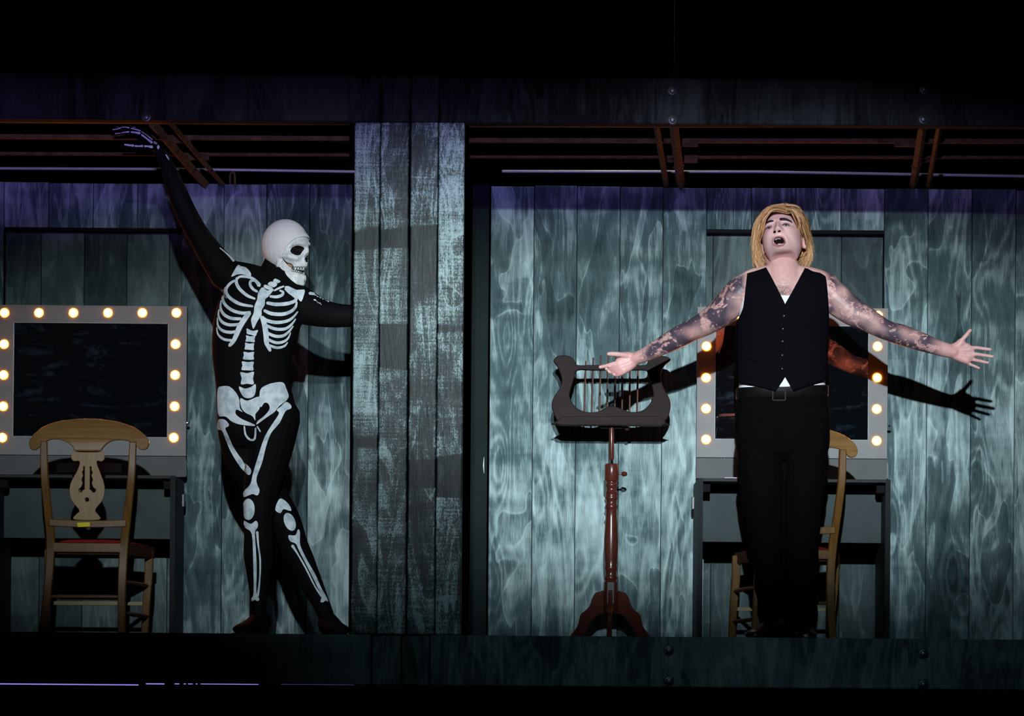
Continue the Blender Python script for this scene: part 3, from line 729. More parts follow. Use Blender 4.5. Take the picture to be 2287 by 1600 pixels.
prof10 = [(125,44),(132,54),(138,57),(255,57),(262,52),(267,44),(276,44),(284,50),(300,50),(306,44),(330,40),(340,46),(350,52),(357,46),(380,48),(392,53),(400,50),(408,44),(430,41),(448,48),(462,53),(474,47),(486,43),(540,45),(620,51),(710,57),(800,57),(870,53),(920,48),(932,52),(944,52),(955,46),(985,44),(1005,50),(1020,54),(1030,47),(1040,50),(1050,58),(1270,58),(1280,50)]
col = MB(); zr_ = [(r / 3.478 / S(YS) * 0.97, z10(540, y).z) for y, r in prof10][::-1]
cx = z10(540, 600).x
col.lathe((cx, YS + 0.005, 0), zr_, 28); col.obj('turned_column', M['mahog'], ms, angle=50)
kn = z10(628, 205); MB().tube([(cx + 0.02, YS + 0.005, kn.z), (kn.x - 0.006, YS + 0.005, kn.z), (kn.x + 0.002, YS + 0.005, kn.z), (kn.x + 0.012, YS + 0.005, kn.z)], [0.004, 0.004, 0.012, 0.010], 14).obj('height_knob', M['mahog'], ms)
def stand_leg(prof, side, dirv):
    lp = catmull([Vector((abs(x - 540) / 3.478 / S(YS), (z10(540, y).z), 0)) for x, y in prof], 3, True)
    me = slab_mesh([[(p.x, max(p.y, 0.0)) for p in lp]], 0.020, 0.003, 'stand_leg')
    d = Vector(dirv).normalized(); Rm = Matrix(((d.x, -d.y, 0, 0), (d.y, d.x, 0, 0), (0, 0, 1, 0), (0, 0, 0, 1)))
    me.transform(Rm); me.materials.append(M['mahog']); shade(me, 35); fix_normals(me)
    o = bpy.data.objects.new('stand_leg', me); link(o, ms); o.location = Vector((cx, YS + 0.005, 0)) - base
Lp = [(500,1120),(455,1120),(420,1132),(396,1170),(372,1235),(330,1275),(300,1305),(278,1390),(222,1474),(318,1474),(348,1420),(400,1345),(450,1300),(500,1280)]
stand_leg(Lp, -1, (-0.97, 0.25)); stand_leg(Lp, 1, (0.97, 0.25)); stand_leg(Lp, 0, (-0.05, -1))
kp = MB().box((cx - 0.016, YS - 0.028, z10(0, 1130).z - 0.045), (cx + 0.014, YS - 0.005, z10(0, 1045).z)); kp.obj('pale_bracket', M['greyd'], ms, smooth=False, bevel=0.001)
# ------------------------------------------------------------------ figure helpers
def remesh(mb, voxel, smooth=6, factor=0.5, name='body'):
    me = mb.mesh(name); fix_normals(me)
    o = bpy.data.objects.new('tmp', me); COL.objects.link(o)
    r = o.modifiers.new('r', 'REMESH'); r.mode = 'VOXEL'; r.voxel_size = voxel; r.use_smooth_shade = True
    if smooth:
        s = o.modifiers.new('s', 'SMOOTH'); s.factor = factor; s.iterations = smooth
    bpy.context.view_layer.update()
    out = bpy.data.meshes.new_from_object(o.evaluated_get(bpy.context.evaluated_depsgraph_get()))
    bpy.data.objects.remove(o, do_unlink=True); bpy.data.meshes.remove(me)
    out.name = name; out.materials.clear(); out.shade_smooth()
    return out
def co(me):
    a = np.empty(len(me.vertices) * 3, np.float32); me.vertices.foreach_get('co', a); return a.reshape(-1, 3)
def setco(me, a):
    me.vertices.foreach_set('co', a.astype(np.float32).ravel()); me.update()
def normals(me):
    a = np.empty(len(me.vertices) * 3, np.float32); me.vertices.foreach_get('normal', a); return a.reshape(-1, 3)
def bvh_of(*meshes):
    vs, fs = [], []
    for me in meshes:
        k = len(vs); vs += [tuple(v.co) for v in me.vertices]; fs += [tuple(i + k for i in p.vertices) for p in me.polygons]
    return BVHTree.FromPolygons(vs, fs)
def put(me, name, mats, parent, at):
    """mesh given in world coordinates, hung under a figure"""
    for m in (mats if isinstance(mats, (list, tuple)) else [mats]): me.materials.append(m)
    me.transform(Matrix.Translation(-Vector(at)))
    o = bpy.data.objects.new(name, me); link(o, parent); o.location = Vector(at) - wloc(parent); return o

def stroke(pts, width, sub=5):
    """outline polygon of a painted stroke; width may vary along it"""
    P = [Vector((p[0], p[1])) for p in catmull([Vector((p[0], p[1], 0)) for p in pts], sub)] if len(pts) > 2 else [Vector(p) for p in pts]
    if len(pts) == 2: P = [P[0].lerp(P[1], k / 4) for k in range(5)]
    n = len(P); L, R = [], []
    for i, p in enumerate(P):
        d = (P[min(i + 1, n - 1)] - P[max(i - 1, 0)]).normalized(); q = Vector((-d.y, d.x))
        t = i / (n - 1); w = width if isinstance(width, (int, float)) else np.interp(t, np.linspace(0, 1, len(width)), width)
        L.append(p + q * w / 2); R.append(p - q * w / 2)
    d0 = (P[0] - P[1]).normalized(); d1 = (P[-1] - P[-2]).normalized()
    w0 = width if isinstance(width, (int, float)) else width[0]; w1 = width if isinstance(width, (int, float)) else width[-1]
    return L + [P[-1] + d1 * w1 * 0.4] + R[::-1] + [P[0] + d0 * w0 * 0.4]
def ellipse(cx, cy, rx, ry, rot=0.0, n=20):
    c, s = math.cos(rot), math.sin(rot)
    return [Vector((cx + rx * math.cos(a) * c - ry * math.sin(a) * s, cy + rx * math.cos(a) * s + ry * math.sin(a) * c)) for a in [2 * math.pi * k / n for k in range(n)]]
def inside(p, poly):
    r = False; n = len(poly); x, y = p
    for i in range(n):
        a, b = poly[i], poly[i - 1]
        if (a[1] > y) != (b[1] > y) and x < (b[0] - a[0]) * (y - a[1]) / (b[1] - a[1]) + a[0]: r = not r
    return r
def print_on(poly, bvh, name, mat, parent, off=0.0016, step=3.5, hint=0.1, maxd=0.06):
    """a flat printed shape laid on a body surface: the outline is meshed and dropped on to the surface"""
    poly = [Vector((p[0], p[1])) for p in poly]
    xs = [p.x for p in poly]; ys = [p.y for p in poly]
    pts = list(poly); n = len(poly)
    y = min(ys) + step / 2
    while y < max(ys):
        x = min(xs) + step / 2
        while x < max(xs):
            if inside((x, y), poly): pts.append(Vector((x, y)))
            x += step
        y += step
    vs, es, fs, *_ = delaunay_2d_cdt(pts, [(i, (i + 1) % n) for i in range(n)], [], 1, 0.001)
    mb = MB(); ok = []
    last = None
    for p in vs:
        t = W(p.x, p.y, hint); d = (t - CAMLOC).normalized()
        h, nn, i, dist = bvh.ray_cast(CAMLOC, d)
        if h is None or abs((h - t).y) > 0.35:
            h, nn, i, dist = bvh.find_nearest(t)
        if nn.dot(d) > 0: nn = -nn
        mb.v.append(h + (nn - d * 0.6).normalized() * off)
    for f in fs:
        mb.f.append(tuple(f)); mb.m.append(0)
    if not mb.f: return None
    c = sum(mb.v, Vector((0, 0, 0))) / len(mb.v)
    o = mb.obj(name, mat, parent, origin=c, angle=180)
    return o
def pchain(lst):
    """(px, py, Y, radius in photo pixels) -> points, radii"""
    P = [W(a, b, c) for a, b, c, r in lst]; R = [r / S(c) for a, b, c, r in lst]
    return P, R
def smooth_chain(lst, sub=4):
    V = catmull([Vector((a, b, c * 1000)) for a, b, c, r in lst], sub)
    Rr = catmull([Vector((r, 0, 0)) for a, b, c, r in lst], sub)
    return pchain([(v.x, v.y, v.z / 1000, max(q.x, 0.5)) for v, q in zip(V, Rr)])

# ------------------------------------------------------------------ materials of the figures
M['suit'] = plain('black_stretch_suit', (0.0022, 0.0022, 0.0032), 0.8, spec=0.12, var=0.2, nscale=60)
t = NT('pale_bone_print'); n_ = t.noise(t.coords(), 26.0, 4.0, 0.6)
M['bone'] = t.set(t.ramp(n_, [(0.34, (0.42, 0.52, 0.60)), (0.56, (0.72, 0.79, 0.84))]), 0.7, spec=0.2)
M['line'] = plain('dark_print_line', (0.012, 0.012, 0.016), 0.8)
t = NT('white_latex_mask'); n_ = t.noise(t.coords(False), 38.0, 5.0, 0.65); t.bump(n_, 0.25, 0.004)
M['mask'] = t.set(t.ramp(n_, [(0.32, (0.58, 0.61, 0.62)), (0.6, (0.84, 0.86, 0.87))]), 0.5)
M['hood'] = plain('white_stretch_hood', (0.86, 0.83, 0.87), 0.7, var=0.05, nscale=14, bump=0.1)
M['pit'] = plain('black_mask_hollow', (0.008, 0.007, 0.006), 0.7)
M['tooth'] = plain('ivory_tooth', (0.78, 0.78, 0.74), 0.4, var=0.06)
M['skinface'] = plain('bare_cheek_skin', (0.45, 0.25, 0.14), 0.5)
M['shoe'] = plain('dark_maroon_boot', (0.006, 0.0035, 0.0045), 0.7, spec=0.15)

# ================================================================== skeleton-suit figure
YK = 0.10
sk_at = W(640, 1417, YK); sk_at.z = 0
sk = empty('person', sk_at); tag(sk, 'person in black skeleton-print bodysuit and skull mask, one arm raised', 'person')
b = MB()
def limb(lst, n=18, flat=1.0, sub=4):
    P, R = smooth_chain(lst, sub); b.tube(P, R, n, flat)
limb([(505, 614, 0.10, 37), (470, 566, 0.09, 30), (440, 520, 0.08, 25), (411, 466, 0.07, 24), (391, 415, 0.05, 21), (373, 370, 0.03, 16), (354, 334, 0.01, 12.5)])
limb([(690, 690, 0.10, 38), (730, 702, 0.11, 30), (780, 706, 0.12, 25), (830, 704, 0.13, 23), (870, 700, 0.14, 19), (915, 697, 0.10, 13)])
# trunk
rg = []
for py, cx_, a, bf, bb in ((598, 612, 20, .05, .05), (618, 600, 52, .075, .08), (645, 592, 88, .10, .10), (680, 586, 100, .125, .105), (720, 575, 99, .135, .105), (760, 568, 95, .13, .10), (800, 562, 88, .115, .095), (830, 561, 83, .105, .095), (865, 566, 84, .108, .105), (900, 571, 88, .11, .12), (940, 575, 89, .105, .125), (975, 577, 80, .095, .11), (1000, 578, 60, .07, .08)):
    p = W(cx_, py, YK); rg.append((p.x, YK, p.z, a / S(YK), bf, bb))
b.stack(rg, 40, 2.15)
limb([(515, 618, 0.10, 36), (560, 628, 0.10, 38), (630, 655, 0.10, 40), (690, 688, 0.10, 36)])
limb([(592, 655, 0.11, 36), (599, 628, 0.12, 31), (606, 603, 0.14, 25), (608, 588, 0.15, 20)])
# legs: left one in front, right one crossing behind
limb([(622, 930, 0.06, 50), (602, 1010, 0.04, 50), (583, 1090, 0.02, 40), (577, 1145, 0.01, 33), (576, 1195, 0.02, 31), (577, 1240, 0.03, 33), (578, 1290, 0.03, 26), (578, 1345, 0.03, 18.5), (579, 1392, 0.03, 18)], 20)
limb([(530, 935, 0.14, 48), (549, 1010, 0.17, 51), (590, 1090, 0.18, 43), (635, 1160, 0.17, 35), (655, 1215, 0.18, 32), (672, 1255, 0.19, 31), (700, 1312, 0.19, 24), (722, 1360, 0.18, 19), (735, 1394, 0.17, 18)], 20)
# raised hand
def hand(paths, rr):
    for i, pth in enumerate(paths):
        P, R = smooth_chain([(p[0], p[1], p[2], rr[i] * (1.0 - 0.22 * k / (len(pth) - 1))) for k, p in enumerate(pth)], 3)
        b.tube(P, R, 12)
hand([[(350, 330, 0.0), (333, 316, -0.03), (315, 299, -0.04), (291, 295, -0.045), (271, 297, -0.04), (256, 299, -0.035)],
      [(352, 328, 0.01), (334, 310, -0.01), (316, 293, -0.015), (292, 286, -0.02), (271, 287, -0.02), (251, 291, -0.015)],
      [(353, 327, 0.02), (336, 306, 0.01), (318, 290, 0.01), (296, 282, 0.01), (276, 281, 0.01), (258, 284, 0.01)],
      [(354, 328, 0.03), (338, 308, 0.03), (322, 292, 0.03), (304, 285, 0.03), (288, 283, 0.03), (272, 286, 0.03)],
      [(350, 334, 0.0), (338, 330, -0.025), (321, 327, -0.035), (300, 326, -0.035), (275, 325, -0.03)],
      [(348, 332, 0.0), (330, 318, -0.015), (312, 308, -0.02)], [(350, 330, 0.01), (330, 322, -0.01), (310, 318, -0.015)]],
     [5.8, 5.8, 5.2, 4.8, 6.0, 9.0, 8.0])
# the other hand, closed on the edge of the partition behind the post
hand([[(915, 697, 0.10), (928, 690, 0.04), (938, 686, 0.0), (946, 686, 0.0)], [(915, 697, 0.10), (930, 697, 0.04), (940, 696, 0.0), (948, 696, 0.0)],
      [(915, 697, 0.10), (930, 704, 0.04), (939, 705, 0.0), (946, 705, 0.0)], [(915, 699, 0.10), (928, 711, 0.05), (936, 713, 0.01), (943, 713, 0.01)],
      [(912, 690, 0.09), (918, 680, 0.06), (924, 672, 0.04)], [(915, 697, 0.10), (926, 698, 0.06)]], [5.5, 5.5, 5.2, 4.8, 5.8, 12.0])
body = remesh(b, 0.005, 5)
a = co(body); a[:, 2] = np.maximum(a[:, 2], 0.03); setco(body, a)
SKB = bvh_of(body)
put(body, 'body', M['suit'], sk, sk_at)
# shoes
def shoe(parent, heel, toe, h=0.075, w=0.042, name='shoe', mat=None):
    heel, toe = Vector(heel), Vector(toe); d = (toe - heel); L = d.length; d.normalize(); sd = Vector((-d.y, d.x, 0))
    mb = MB(); n = 20; st = [(-0.04, .5, .75), (0.0, .82, 1.0), (.15, .92, 1.0), (.35, .88, .86), (.55, .98, .62), (.75, 1.06, .48), (.9, .92, .40), (.98, .62, .30), (1.0, .3, .2)]
    for (t_, ww, hh) in st:
        c = heel + d * (L * t_)
        for j in range(n):
            an = 2 * math.pi * j / n
            z = math.sin(an); zz = (z * 0.5 + 0.5) ** 0.8 * h * hh
            x_ = math.copysign(abs(math.cos(an)) ** 0.7, math.cos(an)) * w * ww * (1.0 if z < 0 else 1 - 0.35 * z)
            mb.v.append(c + sd * x_ + Vector((0, 0, zz + 0.006)))
    for i in range(len(st) - 1):
        for j in range(n):
            p, q = i * n + j, i * n + (j + 1) % n; mb.f.append((p, q, q + n, p + n)); mb.m.append(0)
    mb.f += [tuple(range(n))[::-1], tuple((len(st) - 1) * n + j for j in range(n))]; mb.m += [0, 0]
    o = mb.obj(name, mat or M['shoe'], parent, angle=70)
    so = MB(); oc = []
    for (t_, ww, hh) in st: oc.append((heel + d * (L * t_), w * ww * 1.06))
    k = len(oc)
    for z in (0.0, 0.010):
        for c, ww in oc: so.v.append(Vector((c.x, c.y, z)) + sd * ww)
        for c, ww in reversed(oc): so.v.append(Vector((c.x, c.y, z)) - sd * ww)
    m_ = 2 * k
    so.f += [tuple(range(m_))[::-1], tuple(range(m_, 2 * m_))] + [(i, (i + 1) % m_, m_ + (i + 1) % m_, m_ + i) for i in range(m_)]; so.m += [0] * (m_ + 2)
    so.obj('sole', M['black'], o, smooth=False)
    return o
def fl(px, Y): q = W(px, 1420, Y); q.z = 0; return q
shoe(sk, fl(590, 0.06), fl(531, -0.09), 0.10, 0.045, 'boot')
shoe(sk, fl(728, 0.20), fl(766, -0.02), 0.10, 0.045, 'boot')

# printed bones (read off the close views)
def q2(p): return (420 + p[0] / 3.72, 470 + p[1] / 3.72)
def q3(p): return (440 + p[0] / 2.667, 840 + p[1] / 2.667)
def qh(p): return (230 + p[0] / 11.43, 260 + p[1] / 11.43)
def bone(name, poly, hint=0.0, off=0.0018): print_on(poly, SKB, name, M['bone'], sk, off, 3.0, hint)
def rib(pts, w, q=q2, k=3.72, name='printed_rib'): bone(name, stroke([q(p) for p in pts], [x / k for x in w] if isinstance(w, (list, tuple)) else w / k))
def shape(pts, q, name, sm=3): bone(name, [(p.x, p.y) for p in catmull([Vector((*q(p), 0)) for p in pts], sm, True)])
rib([(405,575),(430,552),(480,552),(530,565),(570,595),(592,625)], [16,20,22,26,34])
rib([(575,677),(540,655),(517,620),(522,590),(548,585)], [18,24,22,18])
rib([(405,560),(403,605),(430,655),(490,708),(555,736)], [16,26,28,26,16])
rib([(392,582),(345,612),(316,668),(345,725),(430,778),(536,798)], [18,24,27,28,18])
rib([(312,640),(290,720),(308,782),(370,832),(450,855),(512,850)], [14,22,26,28,24])
rib([(277,752),(272,812),(300,866),(360,898),(440,902)], [10,20,26,26,24])
rib([(259,825),(256,882),(290,932),(350,953),(420,948)], [10,18,25,26,24])
rib([(245,895),(252,962),(292,1002),(350,1014),(396,1008)], [8,18,25,26,24])
rib([(240,975),(252,1032),(300,1072),(372,1082)], [8,16,22,22])
rib([(510,850),(470,905),(430,968),(398,1045),(375,1090),(345,1125)], [36,44,46,38,34,26], name='printed_cartilage')
rib([(682,716),(735,720),(780,705),(788,680),(762,668)], [20,26,22,14])
rib([(716,668),(755,648),(795,632)], [14,18,12])
rib([(658,770),(730,782),(820,776),(880,757),(897,732),(872,706),(838,685),(805,655)], [26,30,30,26,26,22,16,10])
rib([(634,833),(690,858),(780,864),(850,842),(890,805),(902,762)], [24,30,30,27,22,14])
rib([(612,886),(655,916),(735,932),(820,920),(872,888),(910,842)], [24,28,28,25,20,10])
rib([(645,955),(720,985),(800,986),(852,955),(892,903)], [24,26,25,20,10])
rib([(650,1015),(720,1045),(790,1042),(840,1003),(872,962)], [24,26,25,18,9])
rib([(660,1072),(730,1100),(790,1092),(830,1062),(850,1015)], [24,24,22,16,8])
rib([(672,1122),(740,1142),(798,1128),(826,1097)], [22,22,18,8])
rib([(615,888),(636,955),(648,1040),(652,1100),(682,1166)], [34,44,44,38,24], name='printed_cartilage')
shape([(618,640),(660,668),(712,655),(690,690),(662,722),(640,742),(637,785),(612,830),(610,872),(577,920),(545,985),(531,955),(524,905),(545,855),(552,795),(575,740),(582,690)], q2, 'printed_sternum')
for pl_ in ([(722,568),(768,590),(748,606),(706,596)], [(690,592),(742,612),(712,642),(662,616)], [(640,618),(702,644),(690,668),(630,642)]): shape(pl_, q2, 'printed_neck_bone', 2)
shape([(415,455),(440,466),(482,477),(522,522),(515,552),(452,531),(400,536),(358,553),(385,500)], q2, 'printed_shoulder_blade', 2)
shape([(800,642),(832,630),(900,662),(966,660),(963,702),(942,758),(918,742),(882,706),(842,690)], q2, 'printed_shoulder_blade', 2)
rib([(262,313),(310,352),(345,385),(378,420)], [7,11,14,22], name='printed_arm_bone')
rib([(1010,690),(1060,700),(1112,722),(1168,762)], [26,20,14,8], name='printed_arm_bone')
for pl_ in ([(490,982),(535,1002),(580,995),(572,1022),(560,1045),(525,1035),(490,1026),(487,1000)], [(483,1040),(520,1048),(557,1045),(553,1070),(552,1096),(515,1092),(478,1090),(485,1065)], [(475,1100),(510,1108),(548,1105),(545,1132),(545,1162),(508,1158),(470,1155),(476,1128)], [(462,1176),(505,1182),(548,1176),(544,1208),(545,1240),(500,1242),(457,1236),(464,1205)], [(449,1256),(498,1262),(545,1258),(540,1295),(542,1330),(492,1330),(445,1326),(452,1290)], [(434,1346),(490,1354),(547,1343),(540,1395),(545,1446),(492,1442),(440,1446),(446,1395)], [(423,1464),(470,1482),(520,1470),(562,1446),(556,1530),(522,1560),(470,1556),(440,1520)]):
    shape(pl_, q2, 'printed_vertebra', 3)
shape([(258,133),(300,148),(368,123),(378,160),(370,200),(348,228),(347,266),(330,240),(290,220),(265,190)], q3, 'printed_sacrum')
shape([(125,78),(150,62),(190,62),(225,90),(250,132),(256,190),(272,216),(236,200),(232,228),(270,258),(340,288),(338,298),(270,292),(215,276),(170,242),(132,238),(122,170)], q3, 'printed_hip_bone')
shape([(375,88),(420,52),(480,38),(515,42),(530,75),(545,120),(530,150),(492,178),(462,215),(410,252),(357,290),(362,270),(400,240),(432,200),(426,168),(402,160),(378,185)], q3, 'printed_hip_bone')
rib([(282,300),(290,350),(318,380),(345,374),(350,312)], [9,12,13,10], q3, 2.667, 'printed_pubic_bone')
rib([(360,302),(378,332)], 9, q3, 2.667, 'printed_pubic_bone')
shape([(130,260),(165,260),(190,286),(186,302),(170,312),(186,352),(222,430),(270,500),(322,556),(310,592),(260,545),(202,452),(165,360),(150,326),(125,318),(122,290)], q3, 'printed_thigh_bone')
shape([(500,182),(530,156),(558,174),(558,195),(526,212),(492,280),(442,340),(412,420),(387,520),(357,600),(357,642),(373,682),(360,712),(332,704),(310,712),(281,721),(279,690),(318,646),(334,582),(364,482),(400,372),(440,300),(488,226),(475,205)], q3, 'printed_thigh_bone')
bone('printed_kneecap', ellipse(*q3((307, 795)), 37 / 2.667, 64 / 2.667)); bone('printed_kneecap', ellipse(*q3((552, 870)), 32 / 2.667, 56 / 2.667, math.radians(-22)))
shape([(278,862),(320,882),(350,863),(363,880),(360,905),(345,932),(350,1020),(356,1150),(354,1290),(372,1330),(360,1342),(345,1334),(328,1343),(325,1325),(338,1290),(335,1100),(327,942),(290,906)], q3, 'printed_shin_bone')
rib([(358,930),(365,1010),(376,1100),(373,1220),(362,1312)], [16,9,10,9,14], q3, 2.667, 'printed_calf_bone')
shape([(500,730),(545,765),(560,805),(515,794),(497,818),(467,800),(475,760)], q3, 'printed_thigh_bone')
shape([(545,950),(585,950),(600,915),(612,930),(612,990),(622,1030),(662,1110),(702,1180),(738,1260),(765,1308),(781,1345),(765,1340),(750,1350),(735,1345),(740,1310),(708,1240),(658,1140),(608,1042),(588,1000),(555,985)], q3, 'printed_shin_bone')
rib([(568,1012),(600,1062),(650,1150),(700,1250),(740,1312)], [18,9,10,9,12], q3, 2.667, 'printed_calf_bone')
def hb(pts, w): print_on(stroke([qh(p) for p in pts], [x / 11.43 for x in w]), SKB, 'printed_finger_bone', M['bone'], sk, 0.0015, 1.6, -0.03)
hb([(1245,668),(1120,570),(990,470)], [62,34,46]); hb([(1258,598),(1120,490),(985,392)], [34,22,28])
hb([(938,430),(830,412),(722,400)], [58,34,40]); hb([(955,370),(840,332),(722,305)], [30,26,30])
hb([(660,395),(570,405),(475,420)], [38,22,20]); hb([(668,290),(570,276),(475,278)], [30,22,24])
hb([(500,250),(420,262),(335,276)], [28,20,22]); hb([(450,297),(350,325),(250,342)], [28,18,18])
hb([(448,430),(380,437),(312,441)], [18,16,14]); hb([(825,288),(730,255),(620,240),(530,246)], [14,22,28,40])
hb([(1250,782),(1160,768),(1066,762)], [74,34,44]); hb([(1010,757),(915,762),(820,757)], [58,28,40]); hb([(780,748),(670,738),(552,722)], [54,40,32])
print_on([qh(p) for p in ((1300,628),(1390,692),(1350,722),(1285,680))], SKB, 'printed_wrist_bone', M['bone'], sk, 0.0015, 1.6, 0.0)
print_on([qh(p) for p in ((1402,720),(1450,780),(1412,852),(1368,792))], SKB, 'printed_wrist_bone', M['bone'], sk, 0.0015, 1.6, 0.0)
print_on(stroke([qh(p) for p in ((1602,980),(1645,1050),(1680,1112))], [2, 3, 1]), SKB, 'printed_wrist_bone', M['bone'], sk, 0.0015, 1.6, 0.0)

# ---- skull mask and hood: local f (forward), r (the figure's right), u (up)
HC = W(640, 567, YK + 0.02)
yaw = math.radians(60)
Fv, Rv, Uv = Vector((math.sin(yaw), -math.cos(yaw), 0)), Vector((-math.cos(yaw), -math.sin(yaw), 0)), Vector((0, 0, 1))
def H(f, r, u): return HC + Fv * f + Rv * r + Uv * u
Rh = Matrix((Fv, Rv, Uv)).transposed()
h = MB()
h.ball(H(-0.008, 0, 0.040), (0.098, 0.078, 0.098), Rh)
h.ball(H(0.040, 0, -0.005), (0.056, 0.060, 0.070), Rh)
h.ball(H(0.070, 0, 0.045), (0.028, 0.048, 0.040), Rh)
h.tube([H(0.078, 0.036, 0.036), H(0.092, 0.018, 0.034), H(0.096, 0, 0.030), H(0.092, -0.018, 0.034), H(0.078, -0.036, 0.036)], [0.012, 0.014, 0.014, 0.014, 0.012], 12)
for s_ in (1, -1):
    h.tube([H(0.010, 0.054 * s_, -0.010), H(0.050, 0.054 * s_, -0.018), H(0.074, 0.036 * s_, -0.026)], [0.012, 0.0145, 0.012], 12)
    h.tube([H(0.004, 0.046 * s_, -0.035), H(0.006, 0.050 * s_, -0.088), H(0.030, 0.045 * s_, -0.112), H(0.062, 0.022 * s_, -0.124), H(0.072, 0.0, -0.126)], [0.014, 0.017, 0.018, 0.018, 0.018], 12)
h.tube([H(0.030, 0.030, -0.095), H(0.066, 0.018, -0.105), H(0.074, 0, -0.106), H(0.066, -0.018, -0.105), H(0.030, -0.030, -0.095)], [0.026, 0.022, 0.021, 0.022, 0.026], 12)
h.ball(H(0.055, 0, -0.055), (0.042, 0.038, 0.030), Rh)
h.ball(H(0.02, 0, -0.06), (0.05, 0.048, 0.055), Rh)
h.tube([H(0.094, 0, 0.032), H(0.100, 0, 0.010), H(0.096, 0, -0.012), H(0.084, 0, -0.036), H(0.080, 0, -0.060)], [0.010, 0.011, 0.012, 0.020, 0.020], 12)
head = remesh(h, 0.0028, 6, 0.5, 'skull_mask')
A = co(head); rel = A - np.array(HC); f_ = rel @ np.array(Fv); r_ = rel @ np.array(Rv); u_ = rel @ np.array(Uv)
Nn = normals(head)
def dent(fc, rc, uc, sr, su, depth, fmin=0.02):
    global A
    w = np.exp(-(((r_ - rc) / sr) ** 2 + ((u_ - uc) / su) ** 2) ** 2) * (f_ > fmin)
    A = A - np.array(Fv)[None, :] * (w * depth)[:, None]
for s_ in (1, -1): dent(0, 0.033 * s_, 0.012, 0.021, 0.017, 0.020)
dent(0, 0.0, -0.020, 0.0105, 0.016, 0.012, 0.06)
w = np.exp(-(((u_ + 0.068) / 0.007) ** 2)) * (f_ > 0.03) * (np.abs(r_) < 0.04); A = A - np.array(Fv)[None, :] * (w * 0.008)[:, None]
for s_ in (1, -1):
    w = np.exp(-(((f_ - 0.040) / 0.020) ** 2 + ((u_ + 0.048) / 0.013) ** 2)) * (r_ * s_ > 0.02); A = A - np.array(Rv)[None, :] * (w * 0.012 * s_)[:, None]
setco(head, A); head.shade_smooth()
# hood from the same head, a little proud of it
HG = np.interp(f_, [-0.11, -0.085, -0.05, -0.02, 0.0, 0.02], [-0.012, -0.022, -0.052, -0.088, -0.108, -0.118])
GB = np.interp(u_, [-0.12, -0.08, -0.05, 0.0, 0.02, 0.05, 0.066, 0.074], [-0.012, -0.006, 0.010, 0.030, 0.040, 0.066, 0.10, 0.2])
keep = (f_ < GB) & (u_ > HG)
hoodA = rel * 1.0 + np.array(HC) + Nn * 0.0065
sf = np.minimum(GB - f_, u_ - HG)
hm = bpy.data.meshes.new('hood'); idx = {}
hv, hf = [], []
def hvert(key, p):
    if key not in idx: idx[key] = len(hv); hv.append(tuple(p))
    return idx[key]
for p in head.polygons:
    ids = list(p.vertices)
    if all(sf[i] < 0 for i in ids): continue
    q = []
    for k, i in enumerate(ids):
        j2 = ids[(k + 1) % len(ids)]
        if sf[i] >= 0: q.append(hvert(i, hoodA[i]))
        if (sf[i] >= 0) != (sf[j2] >= 0):
            t_ = sf[i] / (sf[i] - sf[j2]); q.append(hvert((min(i, j2), max(i, j2)), hoodA[i] + (hoodA[j2] - hoodA[i]) * t_))
    if len(q) > 2: hf.append(q)
hm.from_pydata(hv, [], hf); hm.shade_smooth()
ho = put(hm, 'hood', M['hood'], sk, HC)
sd_ = ho.modifiers.new('thick', 'SOLIDIFY'); sd_.thickness = 0.003; sd_.offset = -1
sm_ = ho.modifiers.new('soft', 'SMOOTH'); sm_.iterations = 2; sm_.factor = 0.4
HB = bvh_of(head)
ho2 = put(head, 'skull_mask', M['mask'], sk, HC)
def qs(p): return (560 + p[0] / 8, 480 + p[1] / 8)
def on_head(pts, name, mat, sm=3, off=0.0012, bv=None):
    print_on([(p.x, p.y) for p in catmull([Vector((*qs(p), 0)) for p in pts], sm, True)], bv or HB, name, mat, ho2, off, 1.5, YK)
on_head([(710,640),(730,590),(790,558),(870,550),(940,578),(958,610),(920,660),(880,715),(820,725),(750,700),(715,670)], 'eye_hollow', M['pit'])
on_head([(962,795),(985,745),(1030,706),(1076,704),(1080,760),(1052,820),(1005,848),(970,830)], 'nose_hollow', M['pit'])
on_head([(565,775),(600,800),(650,850),(720,868),(765,920),(770,945),(740,950),(690,925),(640,875),(590,815)], 'cheek_gap', M['pit'], 2)
on_head([(655,872),(705,876),(750,920),(735,942),(690,920)], 'bare_cheek', M['skinface'], 2, 0.002)
on_head([(720,955),(780,962),(870,985),(960,992),(1062,985),(1050,1015),(985,1032),(900,1015),(810,990),(740,975)], 'open_mouth', M['pit'], 2)
for k in range(6):
    x = 800 + k * 47; on_head([(x - 24, 975), (x - 22, 935), (x, 922), (x + 22, 935), (x + 20, 975), (x, 986)], 'tooth_outline', M['pit'], 3, 0.0014)
    on_head([(x - 17, 975), (x - 15, 940), (x, 930), (x + 15, 940), (x + 14, 974), (x, 980)], 'tooth', M['tooth'], 3, 0.0026)
for k in range(7):
    x, y = 745 + k * 37, 985 + k * 9; on_head([(x - 18, y - 14), (x, y - 18), (x + 18, y - 8), (x + 14, y + 22), (x - 4, y + 28), (x - 16, y + 14)], 'tooth_outline', M['pit'], 3, 0.0014)
    on_head([(x - 12, y - 10), (x, y - 13), (x + 12, y - 5), (x + 9, y + 16), (x - 3, y + 20), (x - 11, y + 9)], 'tooth', M['tooth'], 3, 0.0026)
# ================================================================== singing man
YN = 0.20
mn_at = W(1748, 1429, YN); mn_at.z = 0
mn = empty('person', mn_at); tag(mn, 'blond man in black waistcoat singing with both tattooed arms spread wide', 'person')
